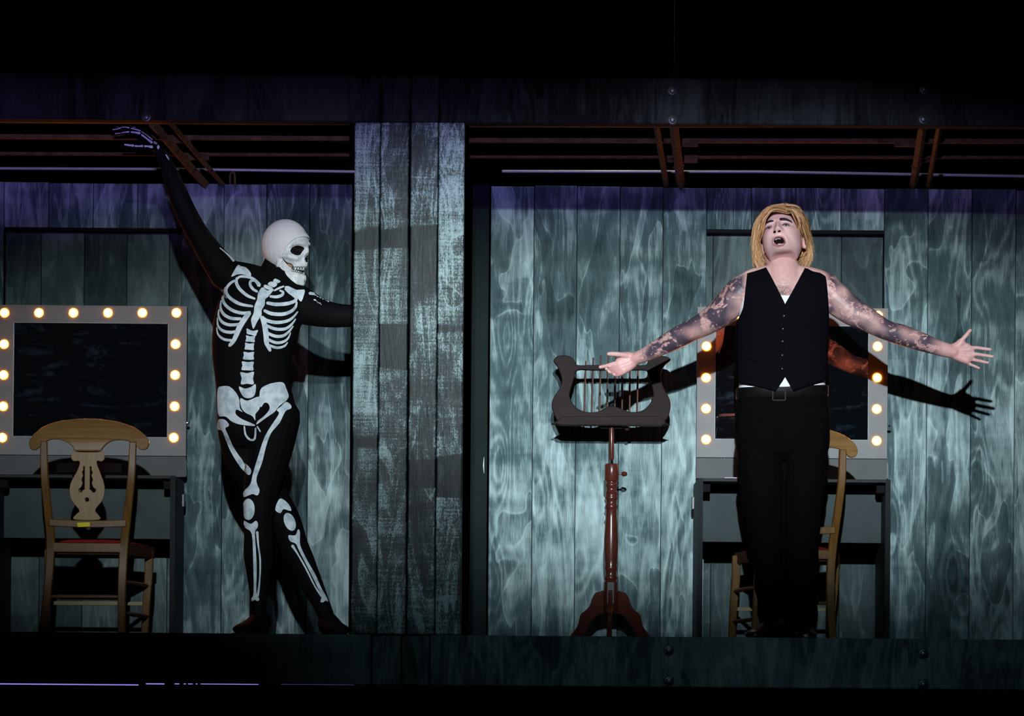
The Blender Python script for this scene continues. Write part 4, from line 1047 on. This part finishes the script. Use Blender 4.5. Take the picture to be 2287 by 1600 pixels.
# skin with ink on the arms, hair on the chest
t = NT('fair_skin_with_tattoos'); v = t.coords(False)
sep = t.node('ShaderNodeSeparateXYZ'); t.put(sep.inputs[0], v)
ax = t.math('ABSOLUTE', sep.outputs[0])
pore = t.noise(v, 55.0, 4.0, 0.6)
flush = t.noise(v, 9.0, 3.0, 0.5)
skin = t.mix(t.ramp(flush, [(0.4, 0.0), (0.68, 1.0)]), (0.63, 0.37, 0.355, 1), (0.62, 0.29, 0.29, 1))
skin = t.mix(t.ramp(pore, [(0.35, 0.25), (0.6, 0.0)]), skin, (0.42, 0.24, 0.20, 1))
wv = t.noise(v, 13.0, 5.0, 0.62, 1.6)
wv2 = t.noise(v, 30.0, 4.0, 0.6, 2.4)
ln = t.math('ABSOLUTE', t.math('SUBTRACT', t.math('FRACT', t.math('MULTIPLY', wv2, 5.0)), 0.5))
lines = t.ramp(ln, [(0.06, 1.0), (0.15, 0.0)])
solid = t.ramp(t.math('ADD', t.math('MULTIPLY', wv, 0.7), t.math('MULTIPLY', wv2, 0.3)), [(0.438, 0.0), (0.480, 1.0)])
dens = t.ramp(t.noise(v, 6.0, 2.0), [(0.34, 0.22), (0.50, 1.0)])
ink = t.math('MULTIPLY', t.math('MAXIMUM', t.math('MULTIPLY', lines, 0.75), solid), dens)
# sleeve: from the shoulder to just above the wrist
ink = t.math('MULTIPLY', ink, t.math('MULTIPLY', t.ramp(t.math('MULTIPLY', ax, 1.25), [(0.20, 0.0), (0.235, 1.0)]), t.ramp(ax, [(0.60, 1.0), (0.665, 0.0)])))
inkc = t.mix(wv2, (0.012, 0.014, 0.030, 1), (0.04, 0.042, 0.075, 1))
col_ = t.mix(t.math('MULTIPLY', ink, 0.93), skin, inkc)
# chest hair
cd = t.node('ShaderNodeVectorMath', operation='DISTANCE'); t.put(cd.inputs[0], v); t.put(cd.inputs[1], tuple(W(1750, 652, YN - 0.12) - mn_at))
hairm = t.math('MULTIPLY', t.ramp(cd.outputs['Value'], [(0.03, 1.0), (0.075, 0.0)]), t.ramp(t.noise(v, 120.0, 3.0, 0.7, 2.0), [(0.43, 0.0), (0.53, 1.0)]))
col_ = t.mix(t.math('MULTIPLY', hairm, 0.8), col_, (0.045, 0.025, 0.02, 1))
M['skin'] = t.set(col_, 0.45, spec=0.35, sss=0.08)
t = NT('face_skin_with_stage_makeup'); v = t.coords(False)
fl_ = t.noise(v, 18.0, 3.0, 0.5)
jd = t.node('ShaderNodeVectorMath', operation='DISTANCE'); t.put(jd.inputs[0], v); t.put(jd.inputs[1], tuple(W(1742, 574, YN - 0.07) - mn_at))
stub = t.math('MULTIPLY', t.ramp(jd.outputs['Value'], [(0.035, 1.0), (0.095, 0.0)]), t.math('MULTIPLY_ADD', t.noise(v, 240.0, 2.0, 0.7), 0.35, 0.2))
M['face'] = t.set(t.mix(stub, t.ramp(fl_, [(0.35, (0.68, 0.37, 0.375)), (0.65, (0.74, 0.45, 0.45))]), (0.20, 0.17, 0.17, 1)), 0.42, spec=0.35, sss=0.08)
M['lip'] = plain('rose_lip', (0.40, 0.15, 0.17), 0.4)
M['mouth'] = plain('dark_mouth', (0.012, 0.003, 0.004), 0.5)
M['brow'] = plain('dark_brow_hair', (0.018, 0.016, 0.024), 0.7)
M['lash'] = plain('dark_eye_liner', (0.03, 0.018, 0.025), 0.6)
M['eyew'] = plain('eye_white', (0.36, 0.31, 0.33), 0.3)
M['shade_lid'] = plain('mauve_eye_shadow', (0.36, 0.22, 0.26), 0.5)
t = NT('strawberry_blond_hair'); v = t.coords(False)
at_ = t.node('ShaderNodeAttribute', attribute_name='tone'); hn = t.noise(t.scaled(v, 160, 160, 14), 1.0, 3.0, 0.6)
hf_ = t.math('ADD', t.math('MULTIPLY', at_.outputs['Fac'], 0.75), t.math('MULTIPLY', hn, 0.35))
M['hair'] = t.set(t.ramp(hf_, [(0.12, (0.08, 0.03, 0.012)), (0.5, (0.40, 0.195, 0.085)), (0.95, (0.66, 0.40, 0.21))]), 0.42, spec=0.4); t.bump(hn, 0.3, 0.001)
M['vest'] = plain('black_wool_waistcoat', (0.0030, 0.0030, 0.0050), 0.9, spec=0.03, var=0.2, nscale=90, bump=0.1)
M['trouser'] = plain('black_wool_trousers', (0.0022, 0.0023, 0.0028), 0.9, spec=0.03, var=0.2, nscale=40, bump=0.1)
M['shirt'] = plain('white_cotton_vest', (0.72, 0.72, 0.76), 0.8, var=0.05)
M['leather'] = plain('black_belt_leather', (0.005, 0.004, 0.004), 0.45, spec=0.08)
M['shoeleather'] = plain('dark_shoe_leather', (0.007, 0.0045, 0.0055), 0.35, spec=0.3)
M['button'] = plain('black_button', (0.012, 0.012, 0.014), 0.25, spec=0.5)

# trunk profile read off the photo (pixel row -> half width px, front depth, back depth)
TY = [598, 607, 617, 632, 655, 690, 720, 760, 800, 860, 900, 950]
TA = [40, 62, 92, 104, 108, 101, 100.5, 100.5, 99.5, 98.5, 102, 106]
TF = [.035, .05, .066, .085, .105, .122, .126, .124, .120, .116, .116, .112]
TB = [.03, .045, .060, .075, .090, .100, .105, .100, .095, .090, .105, .12]
TC = [1748, 1748, 1750, 1752, 1752, 1751, 1747, 1746, 1745, 1746.5, 1747, 1747]
def trunk(py): return [np.interp(py, TY, q) for q in (TC, TA, TF, TB)]
def ring(py, grow=0.0, gd=None):
    c, a, f, bk = trunk(py); p = W(c, py, YN); gd = grow if gd is None else gd
    return (p.x, YN, p.z, a / S(YN) + grow, f + gd, bk + gd)
def face_y(px, py, grow, back=False, ex=2.4):
    c, a, f, bk = trunk(py); a = a / S(YN) + grow; f += grow; bk += grow
    u = min(abs((px - c) / S(YN)) / a, 1.0); k = (1 - u ** ex) ** (1 / ex)
    return YN + (bk * k if back else -f * k)

b = MB()
b.stack([ring(y, -0.012) for y in (598, 607, 617, 632, 655, 690, 720, 760, 800, 860, 900)], 40, 2.3)
limb([(1742, 570, YN + 0.055, 37), (1746, 592, YN + 0.035, 37), (1749, 612, YN + 0.01, 42), (1751, 640, YN, 46)], 24)
limb([(1720, 618, YN, 26), (1690, 628, YN, 30), (1655, 648, YN, 33)], 18); limb([(1780, 618, YN, 26), (1815, 628, YN, 30), (1848, 645, YN, 34)], 18)
# his left arm (right in the picture)
limb([(1845, 650, YN, 36), (1872, 672, YN - 0.01, 35), (1905, 697, YN - 0.015, 31.5), (1940, 716, YN - 0.02, 27), (1978, 737, YN - 0.02, 22.5), (2015, 749, YN - 0.01, 23.5), (2055, 763, YN, 21), (2092, 776, YN + 0.01, 17.5), (2116, 783, YN + 0.015, 16), (2130, 787, YN + 0.015, 14)], 22)
# his right arm (left in the picture), reaching back a little
limb([(1655, 652, YN, 36), (1633, 676, YN + 0.02, 35), (1604, 704, YN + 0.05, 31), (1573, 724, YN + 0.08, 27), (1545, 738, YN + 0.11, 24.5), (1512, 755, YN + 0.14, 24), (1475, 775, YN + 0.18, 20), (1442, 792, YN + 0.21, 16), (1420, 801, YN + 0.23, 14.5)], 22)
Yl = YN + 0.02
hand([[(2118, 782, Yl), (2140, 782, Yl - .005), (2175, 777, Yl - .01), (2195, 779, Yl - .02), (2212, 781, Yl - .025)],
      [(2118, 784, Yl), (2145, 788, Yl - .005), (2176, 791, Yl - .01), (2198, 794, Yl - .02), (2217, 797, Yl - .025)],
      [(2118, 786, Yl), (2142, 796, Yl), (2170, 803, Yl - .005), (2190, 807, Yl - .015), (2207, 811, Yl - .02)],
      [(2118, 788, Yl), (2138, 801, Yl), (2161, 812, Yl), (2176, 818, Yl - .01), (2187, 823, Yl - .012)],
      [(2116, 778, Yl - .003), (2136, 772, Yl - .010), (2151, 757, Yl - .014), (2160, 747, Yl - .014), (2167, 738, Yl - .012)]], [5.2, 5.4, 5.0, 4.5, 5.8])
for pts, r in (([(2120, 783), (2145, 783), (2168, 781)], 9.5), ([(2120, 786), (2146, 793), (2168, 796)], 9.5), ([(2120, 788), (2142, 799), (2160, 806)], 9.0), ([(2122, 780), (2138, 774), (2147, 766)], 10.5), ([(2140, 778), (2152, 772), (2162, 774)], 7.0)):
    P, R = smooth_chain([(x, y, Yl - 0.004, r) for x, y in pts], 3); b.tube(P, R, 12)
Yr = YN + 0.24
hand([[(1420, 798, Yr), (1400, 794, Yr - .02), (1378, 791.5, Yr - .035), (1368, 791, Yr - .04), (1359, 791, Yr - .045)],
      [(1418, 803, Yr), (1390, 809, Yr - .01), (1370, 813, Yr - .025), (1353, 818, Yr - .04), (1340, 820.5, Yr - .05)],
      [(1418, 806, Yr), (1390, 817, Yr - .01), (1368, 823, Yr - .04), (1358, 826, Yr - .07), (1354, 824, Yr - .085)],
      [(1418, 808, Yr), (1394, 824, Yr - .01), (1374, 831, Yr - .04), (1365, 833, Yr - .07), (1361, 831, Yr - .08)],
      [(1418, 810, Yr), (1398, 829, Yr - .01), (1384, 837, Yr - .035), (1376, 839, Yr - .055), (1372, 837, Yr - .065)]], [6.2, 5.4, 5.4, 5.2, 4.8])
for pts, r in (([(1420, 802), (1400, 806), (1382, 809)], 9.5), ([(1420, 804), (1400, 816), (1382, 820)], 10.5), ([(1420, 806), (1404, 821), (1390, 828)], 9.5), ([(1418, 800), (1404, 796), (1392, 796)], 10.0)):
    P, R = smooth_chain([(x, y, Yr - 0.008, r) for x, y in pts], 3); b.tube(P, R, 12)
mbody = remesh(b, 0.0036, 5)

# ---- head: local x (picture right), y (back), z (up)
HM = W(1746, 535, YN + 0.01)
RH = (Matrix.Rotation(math.radians(-9), 3, 'Z') @ Matrix.Rotation(math.radians(-9), 3, 'Y') @ Matrix.Rotation(math.radians(-28), 3, 'X'))
bm = bmesh.new(); bmesh.ops.create_icosphere(bm, subdivisions=7, radius=1.0)
hd = bpy.data.meshes.new('head'); bm.to_mesh(hd); bm.free()
D = co(hd).astype(np.float64); dx, dy, dz = D.T
x = dx * 0.0745; y = dy * 0.096; z = np.where(dz < 0, dz * 0.142, dz * 0.116)
zb_ = np.maximum(-z - 0.084, 0); z = np.where(z < -0.084, -0.084 - 0.021 * (1 - np.exp(-zb_ / 0.021)), z)
tt = np.clip(-z / 0.108, 0, 1)
x = x * (1 - 0.17 * tt ** 1.8); y = np.where(y > 0, y * (1 - 0.45 * tt), y * (1 - 0.02 * tt))
x = x * (1 + 0.04 * np.exp(-((z + 0.075) / 0.03) ** 2))
y = np.where(dy < 0, y * (1 - 0.06 * np.exp(-(x / 0.05) ** 2) * (z > 0.0)), y)
wf = np.clip((-dy - 0.10) / 0.40, 0, 1); wf = wf * wf * (3 - 2 * wf)
def g(x0, z0, sx, sz): return np.exp(-((x - x0) / sx) ** 2 - ((z - z0) / sz) ** 2)
def g2(x0, z0, sx, sz): return np.exp(-(((x - x0) / sx) ** 2 + ((z - z0) / sz) ** 2) ** 2)
pr = 0.0045 * (g(0.028, 0.032, 0.022, 0.010) + g(-0.028, 0.032, 0.022, 0.010))
pr += -0.010 * (g(0.031, 0.012, 0.017, 0.012) + g(-0.031, 0.012, 0.017, 0.012))
pr += 0.0055 * (g2(0.031, 0.010, 0.015, 0.009) + g2(-0.031, 0.010, 0.015, 0.009))
zt_ = np.clip((0.030 - z) / 0.058, 0, 1)
under = 1 / (1 + np.exp(-(z + 0.0335) / 0.0022))
pr += (0.004 + 0.025 * zt_ ** 1.1) * np.exp(-(x / (0.0085 + 0.0035 * zt_)) ** 2) * under * (z < 0.05) * np.clip((0.05 - z) / 0.02, 0, 1)
pr += 0.008 * (g(0.0115, -0.026, 0.006, 0.0065) + g(-0.0115, -0.026, 0.006, 0.0065))
pr += 0.006 * (g(0.042, -0.016, 0.020, 0.018) + g(-0.042, -0.016, 0.020, 0.018))
pr += -0.004 * (g(0.040, -0.062, 0.012, 0.024) + g(-0.040, -0.062, 0.012, 0.024))
pr += 0.006 * g2(0, -0.064, 0.029, 0.026) - 0.034 * g2(0, -0.0645, 0.0195, 0.0150)
pr += 0.012 * g(0, -0.097, 0.024, 0.012) - 0.003 * g(0, -0.086, 0.02, 0.006)
y = y - pr * wf
und = np.clip((y + 0.075) / 0.060, 0, 1); und = und * und * (3 - 2 * und) * np.clip((-z - 0.086) / 0.018, 0, 1) * np.exp(-(x / 0.050) ** 4); z = z + 0.020 * und
HS = 1.10
loc_ = np.stack([x, y, z], 1) * HS
setco(hd, loc_ @ np.array(RH).T + np.array(HM)); hd.shade_smooth()
HMB = bvh_of(hd)
def HL(x_, y_, z_): return HM + RH @ (Vector((x_, y_, z_)) * HS)
# ears
er = MB()
for s_ in (1, -1):
    c = HL(0.0785 * s_, 0.012, -0.024)
    E = RH @ Matrix.Rotation(math.radians(18 * s_), 3, 'Z') @ Matrix.Rotation(math.radians(-10), 3, 'X')
    er.ball(c, (0.0075, 0.017, 0.031), E)
    pts = [c + E @ Vector((0.007 * s_, 0.015 * math.cos(a_), 0.029 * math.sin(a_))) for a_ in np.linspace(-2.0, 2.4, 12)]
    er.tube(pts, [0.002, 0.003] + [0.0042] * 8 + [0.0035, 0.003], 8)
    er.ball(c + E @ Vector((0.004 * s_, -0.004, -0.026)), (0.005, 0.008, 0.009), E)
ears = remesh(er, 0.0016, 3, 0.5, 'ears')
# body, head and ears as one mesh
bmj = bmesh.new(); bmj.from_mesh(mbody); nb = len(bmj.faces); bmj.from_mesh(hd); bmj.from_mesh(ears); bmj.faces.ensure_lookup_table()
for i, f in enumerate(bmj.faces): f.material_index = 0 if i < nb else 1; f.smooth = True
skinme = bpy.data.meshes.new('body'); bmj.to_mesh(skinme); bmj.free()
put(skinme, 'body', [M['skin'], M['face']], mn, mn_at)

# ---- face details laid on the face
def qf(p): return (1660 + p[0] / 6.667, 440 + p[1] / 6.667)
def on_face(pts, name, mat, sm=3, off=0.0008, closed=True):
    print_on([(p.x, p.y) for p in catmull([Vector((*qf(p), 0)) for p in pts], sm, True)], HMB, name, mat, mn, off, 1.2, YN - 0.08)
def line_face(pts, w, name, mat, off=0.0012): print_on(stroke([qf(p) for p in pts], [k / 6.667 for k in w]), HMB, name, mat, mn, off, 1.2, YN - 0.08)
on_face([(310,425),(338,383),(390,352),(450,350),(449,368),(400,378),(352,400),(320,432)], 'eyebrow', M['brow'], 3, 0.0016)
on_face([(540,322),(590,313),(652,324),(710,358),(728,394),(690,372),(640,354),(590,352),(545,352)], 'eyebrow', M['brow'], 3, 0.0016)
on_face([(335,465),(365,430),(420,418),(430,440),(380,452),(345,478)], 'eyelid', M['shade_lid'])
on_face([(570,418),(610,388),(660,388),(700,418),(655,408),(610,408)], 'eyelid', M['shade_lid'])
on_face([(338,486),(368,462),(420,452),(412,470),(372,482)], 'eyeball', M['eyew'], 3, 0.0010)
on_face([(586,428),(622,412),(690,428),(655,440),(612,440)], 'eyeball', M['eyew'], 3, 0.0010)
print_on(ellipse(*qf((386, 467)), 13 / 6.667, 12 / 6.667), HMB, 'iris', M['lash'], mn, 0.0016, 1.0, YN - 0.08)
print_on(ellipse(*qf((634, 425)), 13 / 6.667, 12 / 6.667), HMB, 'iris', M['lash'], mn, 0.0016, 1.0, YN - 0.08)
line_face([(326,496),(352,466),(388,452),(424,448)], [6,13,12,7], 'eyelash_line', M['lash'], 0.0018)
line_face([(576,428),(618,406),(655,412),(698,436)], [7,12,13,6], 'eyelash_line', M['lash'], 0.0018)
on_face([(448,530),(455,508),(474,500),(487,514),(480,535),(462,542)], 'nostril', M['mouth'])
on_face([(514,510),(530,495),(552,496),(558,512),(540,524),(518,524)], 'nostril', M['mouth'])
on_face([(452,660),(466,622),(500,602),(540,598),(582,612),(614,655),(606,680),(575,700),(530,706),(485,700),(460,682)], 'mouth_opening', M['mouth'], 3, 0.002)
line_face([(438,672),(450,628),(480,596),(520,588),(545,592),(580,596),(606,622),(624,664)], [10,15,16,14,14,16,15,10], 'upper_lip', M['lip'], 0.003)
line_face([(440,676),(456,705),(490,725),(535,732),(585,722),(610,700),(624,664)], [10,20,28,30,28,19,10], 'lower_lip', M['lip'], 0.003)
on_face([(468,640),(480,620),(510,608),(548,608),(564,620),(545,626),(510,626),(485,640)], 'upper_teeth', M['eyew'], 3, 0.0035)
on_face([(500,706),(520,694),(552,694),(572,700),(555,712),(520,715)], 'lower_teeth', M['eyew'], 3, 0.0035)

# ---- hair: tapering locks combed from the parting to either side
gl_ = [[(1756,473,-.055),(1728,467,-.080),(1707,487,-.080),(1700,515,-.055),(1694,545,-.010),(1702,602,.0)],
       [(1754,466,-.02),(1716,468,-.03),(1691,498,-.03),(1684,540,-.02),(1687,578,-.01),(1702,608,-.01)],
       [(1752,461,.03),(1712,468,.03),(1690,505,.04),(1684,548,.04),(1692,586,.03),(1708,607,.02)],
       [(1750,461,.07),(1718,472,.08),(1700,515,.09),(1697,556,.08),(1705,590,.06),(1720,604,.05)],
       [(1752,465,.09),(1730,480,.11),(1716,520,.11),(1712,556,.09),(1716,588,.07),(1722,602,.06)]]
gr_ = [[(1757,473,-.055),(1771,472,-.078),(1783,490,-.075),(1788,508,-.045),(1799,530,.015),(1806,555,.04)],
       [(1758,466,-.02),(1783,470,-.03),(1799,495,-.02),(1807,530,.02),(1811,560,.035),(1800,596,.035)],
       [(1757,461,.03),(1785,468,.03),(1803,505,.04),(1809,545,.04),(1806,578,.03),(1795,604,.03)],
       [(1755,461,.07),(1780,472,.08),(1796,515,.09),(1799,556,.08),(1795,588,.06),(1782,603,.05)],
       [(1755,465,.09),(1770,480,.11),(1780,520,.11),(1782,556,.09),(1780,588,.07),(1774,602,.06)]]
hm_ = MB(); tones = []
def lock(ctrl, r, tone):
    k0 = len(hm_.v); P = catmull([W(1747 + (a_ - 1747) * 0.985, b_, YN + c_) for a_, b_, c_ in ctrl], 4); n = len(P)
    hm_.tube(P, [r * (0.75 + 0.5 * math.sin(math.pi * min(1, 0.15 + i / n))) * (1 - 0.75 * max(0, (i / (n - 1) - 0.7) / 0.3)) for i in range(n)], 5, 0.8)
    tones.extend([tone] * (len(hm_.v) - k0))
rh = random.Random(3)
for G, cnt in ((gl_, 430), (gr_, 430)):
    for k in range(cnt):
        s_ = rh.random() ** 1.1 * (len(G) - 1.001); i = int(s_); fr_ = s_ - i
        jx, jy, jl = rh.gauss(0, 2.6), rh.gauss(0, 2.2), rh.gauss(-6, 11)
        ctrl = []
        for q in range(6):
            a_ = Vector(G[i][q]).lerp(Vector(G[i + 1][q]), fr_); w_ = q / 5
            ctrl.append((a_.x + jx * (0.35 + w_) + rh.gauss(0, 1.3), a_.y + jy + (min(jl, 5) * (w_ ** 3)), a_.z + rh.gauss(0, 0.006)))
        lock(ctrl, rh.uniform(0.0011, 0.0034), min(1, max(0, rh.gauss(0.5, 0.27))))
for G, sd in ((gl_, -1), (gr_, 1)):
    for k in range(150):
        s_ = 0.35 + rh.random() * 2.2; i = int(s_); fr_ = s_ - i; nq = rh.choice((4, 5, 5))
        ctrl = []
        jx = rh.gauss(1.0, 2.0) * sd
        for q in range(nq):
            a_ = Vector(G[i][q]).lerp(Vector(G[i + 1][q]), fr_); w_ = q / (nq - 1)
            ctrl.append((a_.x + jx * w_ + sd * (5 * w_ ** 3) + rh.gauss(0, 0.8), a_.y + rh.gauss(0, 1.5) + (rh.uniform(-2, 16) if q == nq - 1 else 0), a_.z - 0.004 + rh.gauss(0, 0.005)))
        lock(ctrl, rh.uniform(0.0009, 0.0026), min(1, max(0, rh.gauss(0.6, 0.28))))
for k in range(46):                              # stray wisps on the outline
    G = gl_ if k % 2 else gr_; sd = -1 if k % 2 else 1; q0 = rh.choice((1, 2, 3)); i = rh.choice((1, 2))
    ctrl = [(G[i][q][0] + sd * (2.2 * (q - q0) + rh.gauss(1.0, 1.2)), G[i][q][1] + rh.gauss(-1, 2.2), G[i][q][2]) for q in range(q0 - 1, min(q0 + 3, 6))]
    lock(ctrl, rh.uniform(0.0008, 0.0016), min(1, max(0, rh.gauss(0.6, 0.2))))
# under-layer so no scalp shows
cap_k = len(hm_.v)
capA = MB().ball((0, 0, 0), 1.0, nu=40, nv=28)
for p in capA.v:
    q = HL(p.x * 0.083, 0.006 + p.y * 0.100, 0.014 + p.z * 0.110); hm_.v.append(q)
def cap_ok(f):
    c = sum((capA.v[i] for i in f), Vector((0, 0, 0))) / len(f)
    return (c.y > -0.20 and c.z > -0.6) or c.z > 0.80
for f in capA.f:
    if cap_ok(f): hm_.f.append(tuple(i + cap_k for i in f)); hm_.m.append(0)
tones.extend([0.35] * len(capA.v))
ho3 = hm_.obj('hair', M['hair'], mn, angle=180)
at3 = ho3.data.attributes.new('tone', 'FLOAT', 'POINT'); at3.data.foreach_set('value', tones)

# ---- white cotton vest, waistcoat, belt, trousers
sh = MB()
rows = [666, 680, 700, 720, 760, 800, 840, 862, 876, 886]; nseg = 64
for py in rows:
    r_ = ring(py, -0.004)
    for j in range(nseg):
        th = 2 * math.pi * j / nseg; c_, s_ = math.cos(th), math.sin(th); ex = 2.4
        yy = math.copysign(abs(s_) ** (2 / ex), s_)
        dip = 0.0
        sh.v.append(Vector((r_[0] + math.copysign(abs(c_) ** (2 / ex), c_) * r_[3], YN + yy * (r_[5] if yy > 0 else r_[4]), r_[2] - dip)))
for i in range(len(rows) - 1):
    for j in range(nseg):
        p_, q_ = i * nseg + j, i * nseg + (j + 1) % nseg; sh.f.append((p_, p_ + nseg, q_ + nseg, q_)); sh.m.append(0)
sh.obj('white_undershirt', M['shirt'], mn, angle=180)

VG = 0.006
oyl = [600, 617, 650, 690, 705, 722, 760, 800, 870]; oxl = [1668, 1668, 1664, 1660, 1655, 1646.5, 1645.5, 1645.5, 1648]
oyr = [600, 612, 650, 690, 705, 718, 760, 800, 870]; oxr = [1840, 1840, 1843, 1845.5, 1846, 1847, 1846.5, 1844, 1845]
def vest_panel(xo, xi, yt, yb, ncol=22, nrow=46, grow=VG):
    mb = MB()
    for i in range(nrow + 1):
        for j in range(ncol + 1):
            s_ = j / ncol; t_ = i / nrow
            y0 = np.interp(s_, *yt); y1 = np.interp(s_, *yb); py = y0 + (y1 - y0) * t_
            px = xo(py) + (xi(py) - xo(py)) * s_
            Yf = face_y(px, py, grow)
            fold = 0.0016 * math.sin(px * 0.09 + py * 0.06) * math.sin(py * 0.045)
            q = W(px, py, YN); mb.v.append(Vector((q.x, Yf + fold, q.z)))
    for i in range(nrow):
        for j in range(ncol):
            a_ = i * (ncol + 1) + j; mb.f.append((a_, a_ + ncol + 1, a_ + ncol + 2, a_ + 1)); mb.m.append(0)
    return mb
def solid(o, th=0.006):
    m_ = o.modifiers.new('cloth', 'SOLIDIFY'); m_.thickness = th; m_.offset = 1.0; return o
vl = vest_panel(lambda y_: np.interp(y_, oyl, oxl), lambda y_: np.interp(y_, [605, 690, 843, 881], [1711, 1750, 1751, 1727]), ([0, 1], [617, 604]), ([0, 0.5, 1], [858, 869, 880]))
vr = vest_panel(lambda y_: np.interp(y_, oyr, oxr), lambda y_: np.interp(y_, [605, 690, 843, 880], [1795, 1747, 1747, 1768]), ([0, 1], [611, 604]), ([0, 0.5, 1], [851, 866, 879]), grow=VG + 0.002)
vo1 = solid(vl.obj('waistcoat_front', M['vest'], mn, angle=180)); vo2 = solid(vr.obj('waistcoat_front', M['vest'], mn, angle=180))
bk = MB(); nr, nc = 40, 40
for i in range(nr + 1):
    for j in range(nc + 1):
        s_ = j / nc; t_ = i / nr; y0 = 598 if 0.25 < s_ < 0.75 else 612; py = y0 + (862 - y0) * t_
        x0, x1 = np.interp(py, oyl, oxl), np.interp(py, oyr, oxr); px = x0 + (x1 - x0) * s_
        q = W(px, py, YN); bk.v.append(Vector((q.x, face_y(px, py, VG, True), q.z)))
for i in range(nr):
    for j in range(nc):
        a_ = i * (nc + 1) + j; bk.f.append((a_, a_ + 1, a_ + nc + 2, a_ + nc + 1)); bk.m.append(0)
solid(bk.obj('waistcoat_back', M['vest'], mn, angle=180), 0.005)
# shoulder straps join front and back
for xa, xb, ya, yb_ in ((1668, 1711, 617, 604), (1795, 1840, 604, 611)):
    st_ = MB()
    for k in range(9):
        px = xa + (xb - xa) * k / 8; py = ya + (yb_ - ya) * k / 8
        yf, yk = face_y(px, py, VG + 0.003), face_y(px, py, VG, True); z_ = W(px, py, YN).z
        for m_ in range(9):
            a_ = m_ / 8; st_.v.append(Vector((W(px, py, YN).x, yf + (yk - yf) * a_, z_ + 0.010 * math.sin(math.pi * a_) - 0.001)))
    for k in range(8):
        for m_ in range(8):
            a_ = k * 9 + m_; st_.f.append((a_, a_ + 1, a_ + 10, a_ + 9)); st_.m.append(0)
    solid(st_.obj('waistcoat_shoulder', M['vest'], mn, angle=180), 0.005)
for px, py in ((1751, 706), (1749, 735), (1748, 763), (1747, 794), (1747, 824)):
    q = W(px, py, face_y(px, py, VG + 0.010)); MB().ball(q, (0.0062, 0.0032, 0.0062), nu=14, nv=8).obj('button', M['button'], mn)
for xa, ya, xb, yb_ in ((1668, 801, 1698, 807), (1795, 807, 1828, 800)):
    P = [W(xa + (xb - xa) * k / 6, ya + (yb_ - ya) * k / 6, 0) for k in range(7)]
    P = [Vector((W(xa + (xb - xa) * k / 6, ya + (yb_ - ya) * k / 6, face_y(xa + (xb - xa) * k / 6, ya, VG + 0.006)))) for k in range(7)]
    MB().tube(P, 0.0022, 8).obj('welt_pocket', M['vest'], mn)

tr = MB()
def trr(py, a, f, bk_, c=1747):
    p = W(c, py, YN); return (p.x, YN, p.z, a / S(YN), f, bk_)
tr.stack([trr(872, 99, .108, .10), trr(892, 101.5, .111, .108), trr(920, 106, .118, .125), trr(955, 107, .122, .135), trr(985, 105, .118, .13), trr(1012, 98, .10, .11), trr(1030, 70, .06, .07)], 44, 2.4)
b = MB()
limb([(1698, 990, YN, 52), (1700, 1060, YN, 52.5), (1706, 1130, YN, 47), (1713, 1200, YN, 40), (1717, 1280, YN, 32), (1720, 1330, YN - 0.005, 28), (1722, 1362, YN - 0.01, 28)], 24, 1.05)
limb([(1799, 990, YN, 53), (1797, 1060, YN - 0.005, 50), (1792, 1130, YN - 0.01, 44), (1789, 1200, YN - 0.015, 40), (1790, 1290, YN - 0.015, 38), (1790, 1345, YN - 0.02, 36), (1790, 1388, YN - 0.02, 35)], 24, 1.05)
tr.add(b.v, b.f)
tme = remesh(tr, 0.006, 6, 0.5, 'trousers')
A = co(tme); Nn = normals(tme)
w = (0.0035 * np.sin(A[:, 2] * 55 + A[:, 0] * 30 + 2 * np.sin(A[:, 0] * 40)) * np.clip((0.55 - A[:, 2]) / 0.4, 0, 1)
     + 0.003 * np.sin((A[:, 2] - 0.75 + 0.6 * (A[:, 0] - mn_at.x)) * 75) * np.exp(-((A[:, 2] - 0.78) / 0.08) ** 2))
setco(tme, A + Nn * w[:, None]); tme.shade_smooth()
put(tme, 'trousers', M['trouser'], mn, mn_at)
be = MB(); nseg = 56; rr_ = []
for (py, gr) in ((869, 0.001), (870, 0.004), (891, 0.004), (893, 0.001)):
    for j in range(nseg):
        th = 2 * math.pi * j / nseg; c_, s_ = math.cos(th), math.sin(th); ex = 2.4
        a_ = 101.5 / S(YN) + gr; yy = math.copysign(abs(s_) ** (2 / ex), s_)
        p = W(1747, py - 8 * c_ * (1 if c_ > 0 else 0.0) + 0.0, YN)
        be.v.append(Vector((p.x + math.copysign(abs(c_) ** (2 / ex), c_) * a_, YN + yy * ((0.108 if yy > 0 else 0.1125) + gr), p.z)))
for i in range(3):
    for j in range(nseg):
        p_, q_ = i * nseg + j, i * nseg + (j + 1) % nseg; be.f.append((p_, p_ + nseg, q_ + nseg, q_)); be.m.append(0)
bo = be.obj('belt', M['leather'], mn, angle=50)
bc = W(1740, 883, YN - 0.119); bf_ = MB()
for s_ in (-1, 1):
    bf_.bar(bc + Vector((-0.026, 0, 0.021 * s_)), bc + Vector((0.026, 0, 0.021 * s_)), 0.0045, 0.004); bf_.bar(bc + Vector((0.026 * s_, 0, -0.021)), bc + Vector((0.026 * s_, 0, 0.021)), 0.0045, 0.004)
bf_.obj('belt_buckle', M['leather'], bo, smooth=False)
shoe(mn, fl(1738, YN + 0.06), fl(1676, YN - 0.16), 0.095, 0.045, 'shoe', M['shoeleather'])
shoe(mn, fl(1786, YN + 0.06), fl(1803, YN - 0.20), 0.095, 0.046, 'shoe', M['shoeleather'])
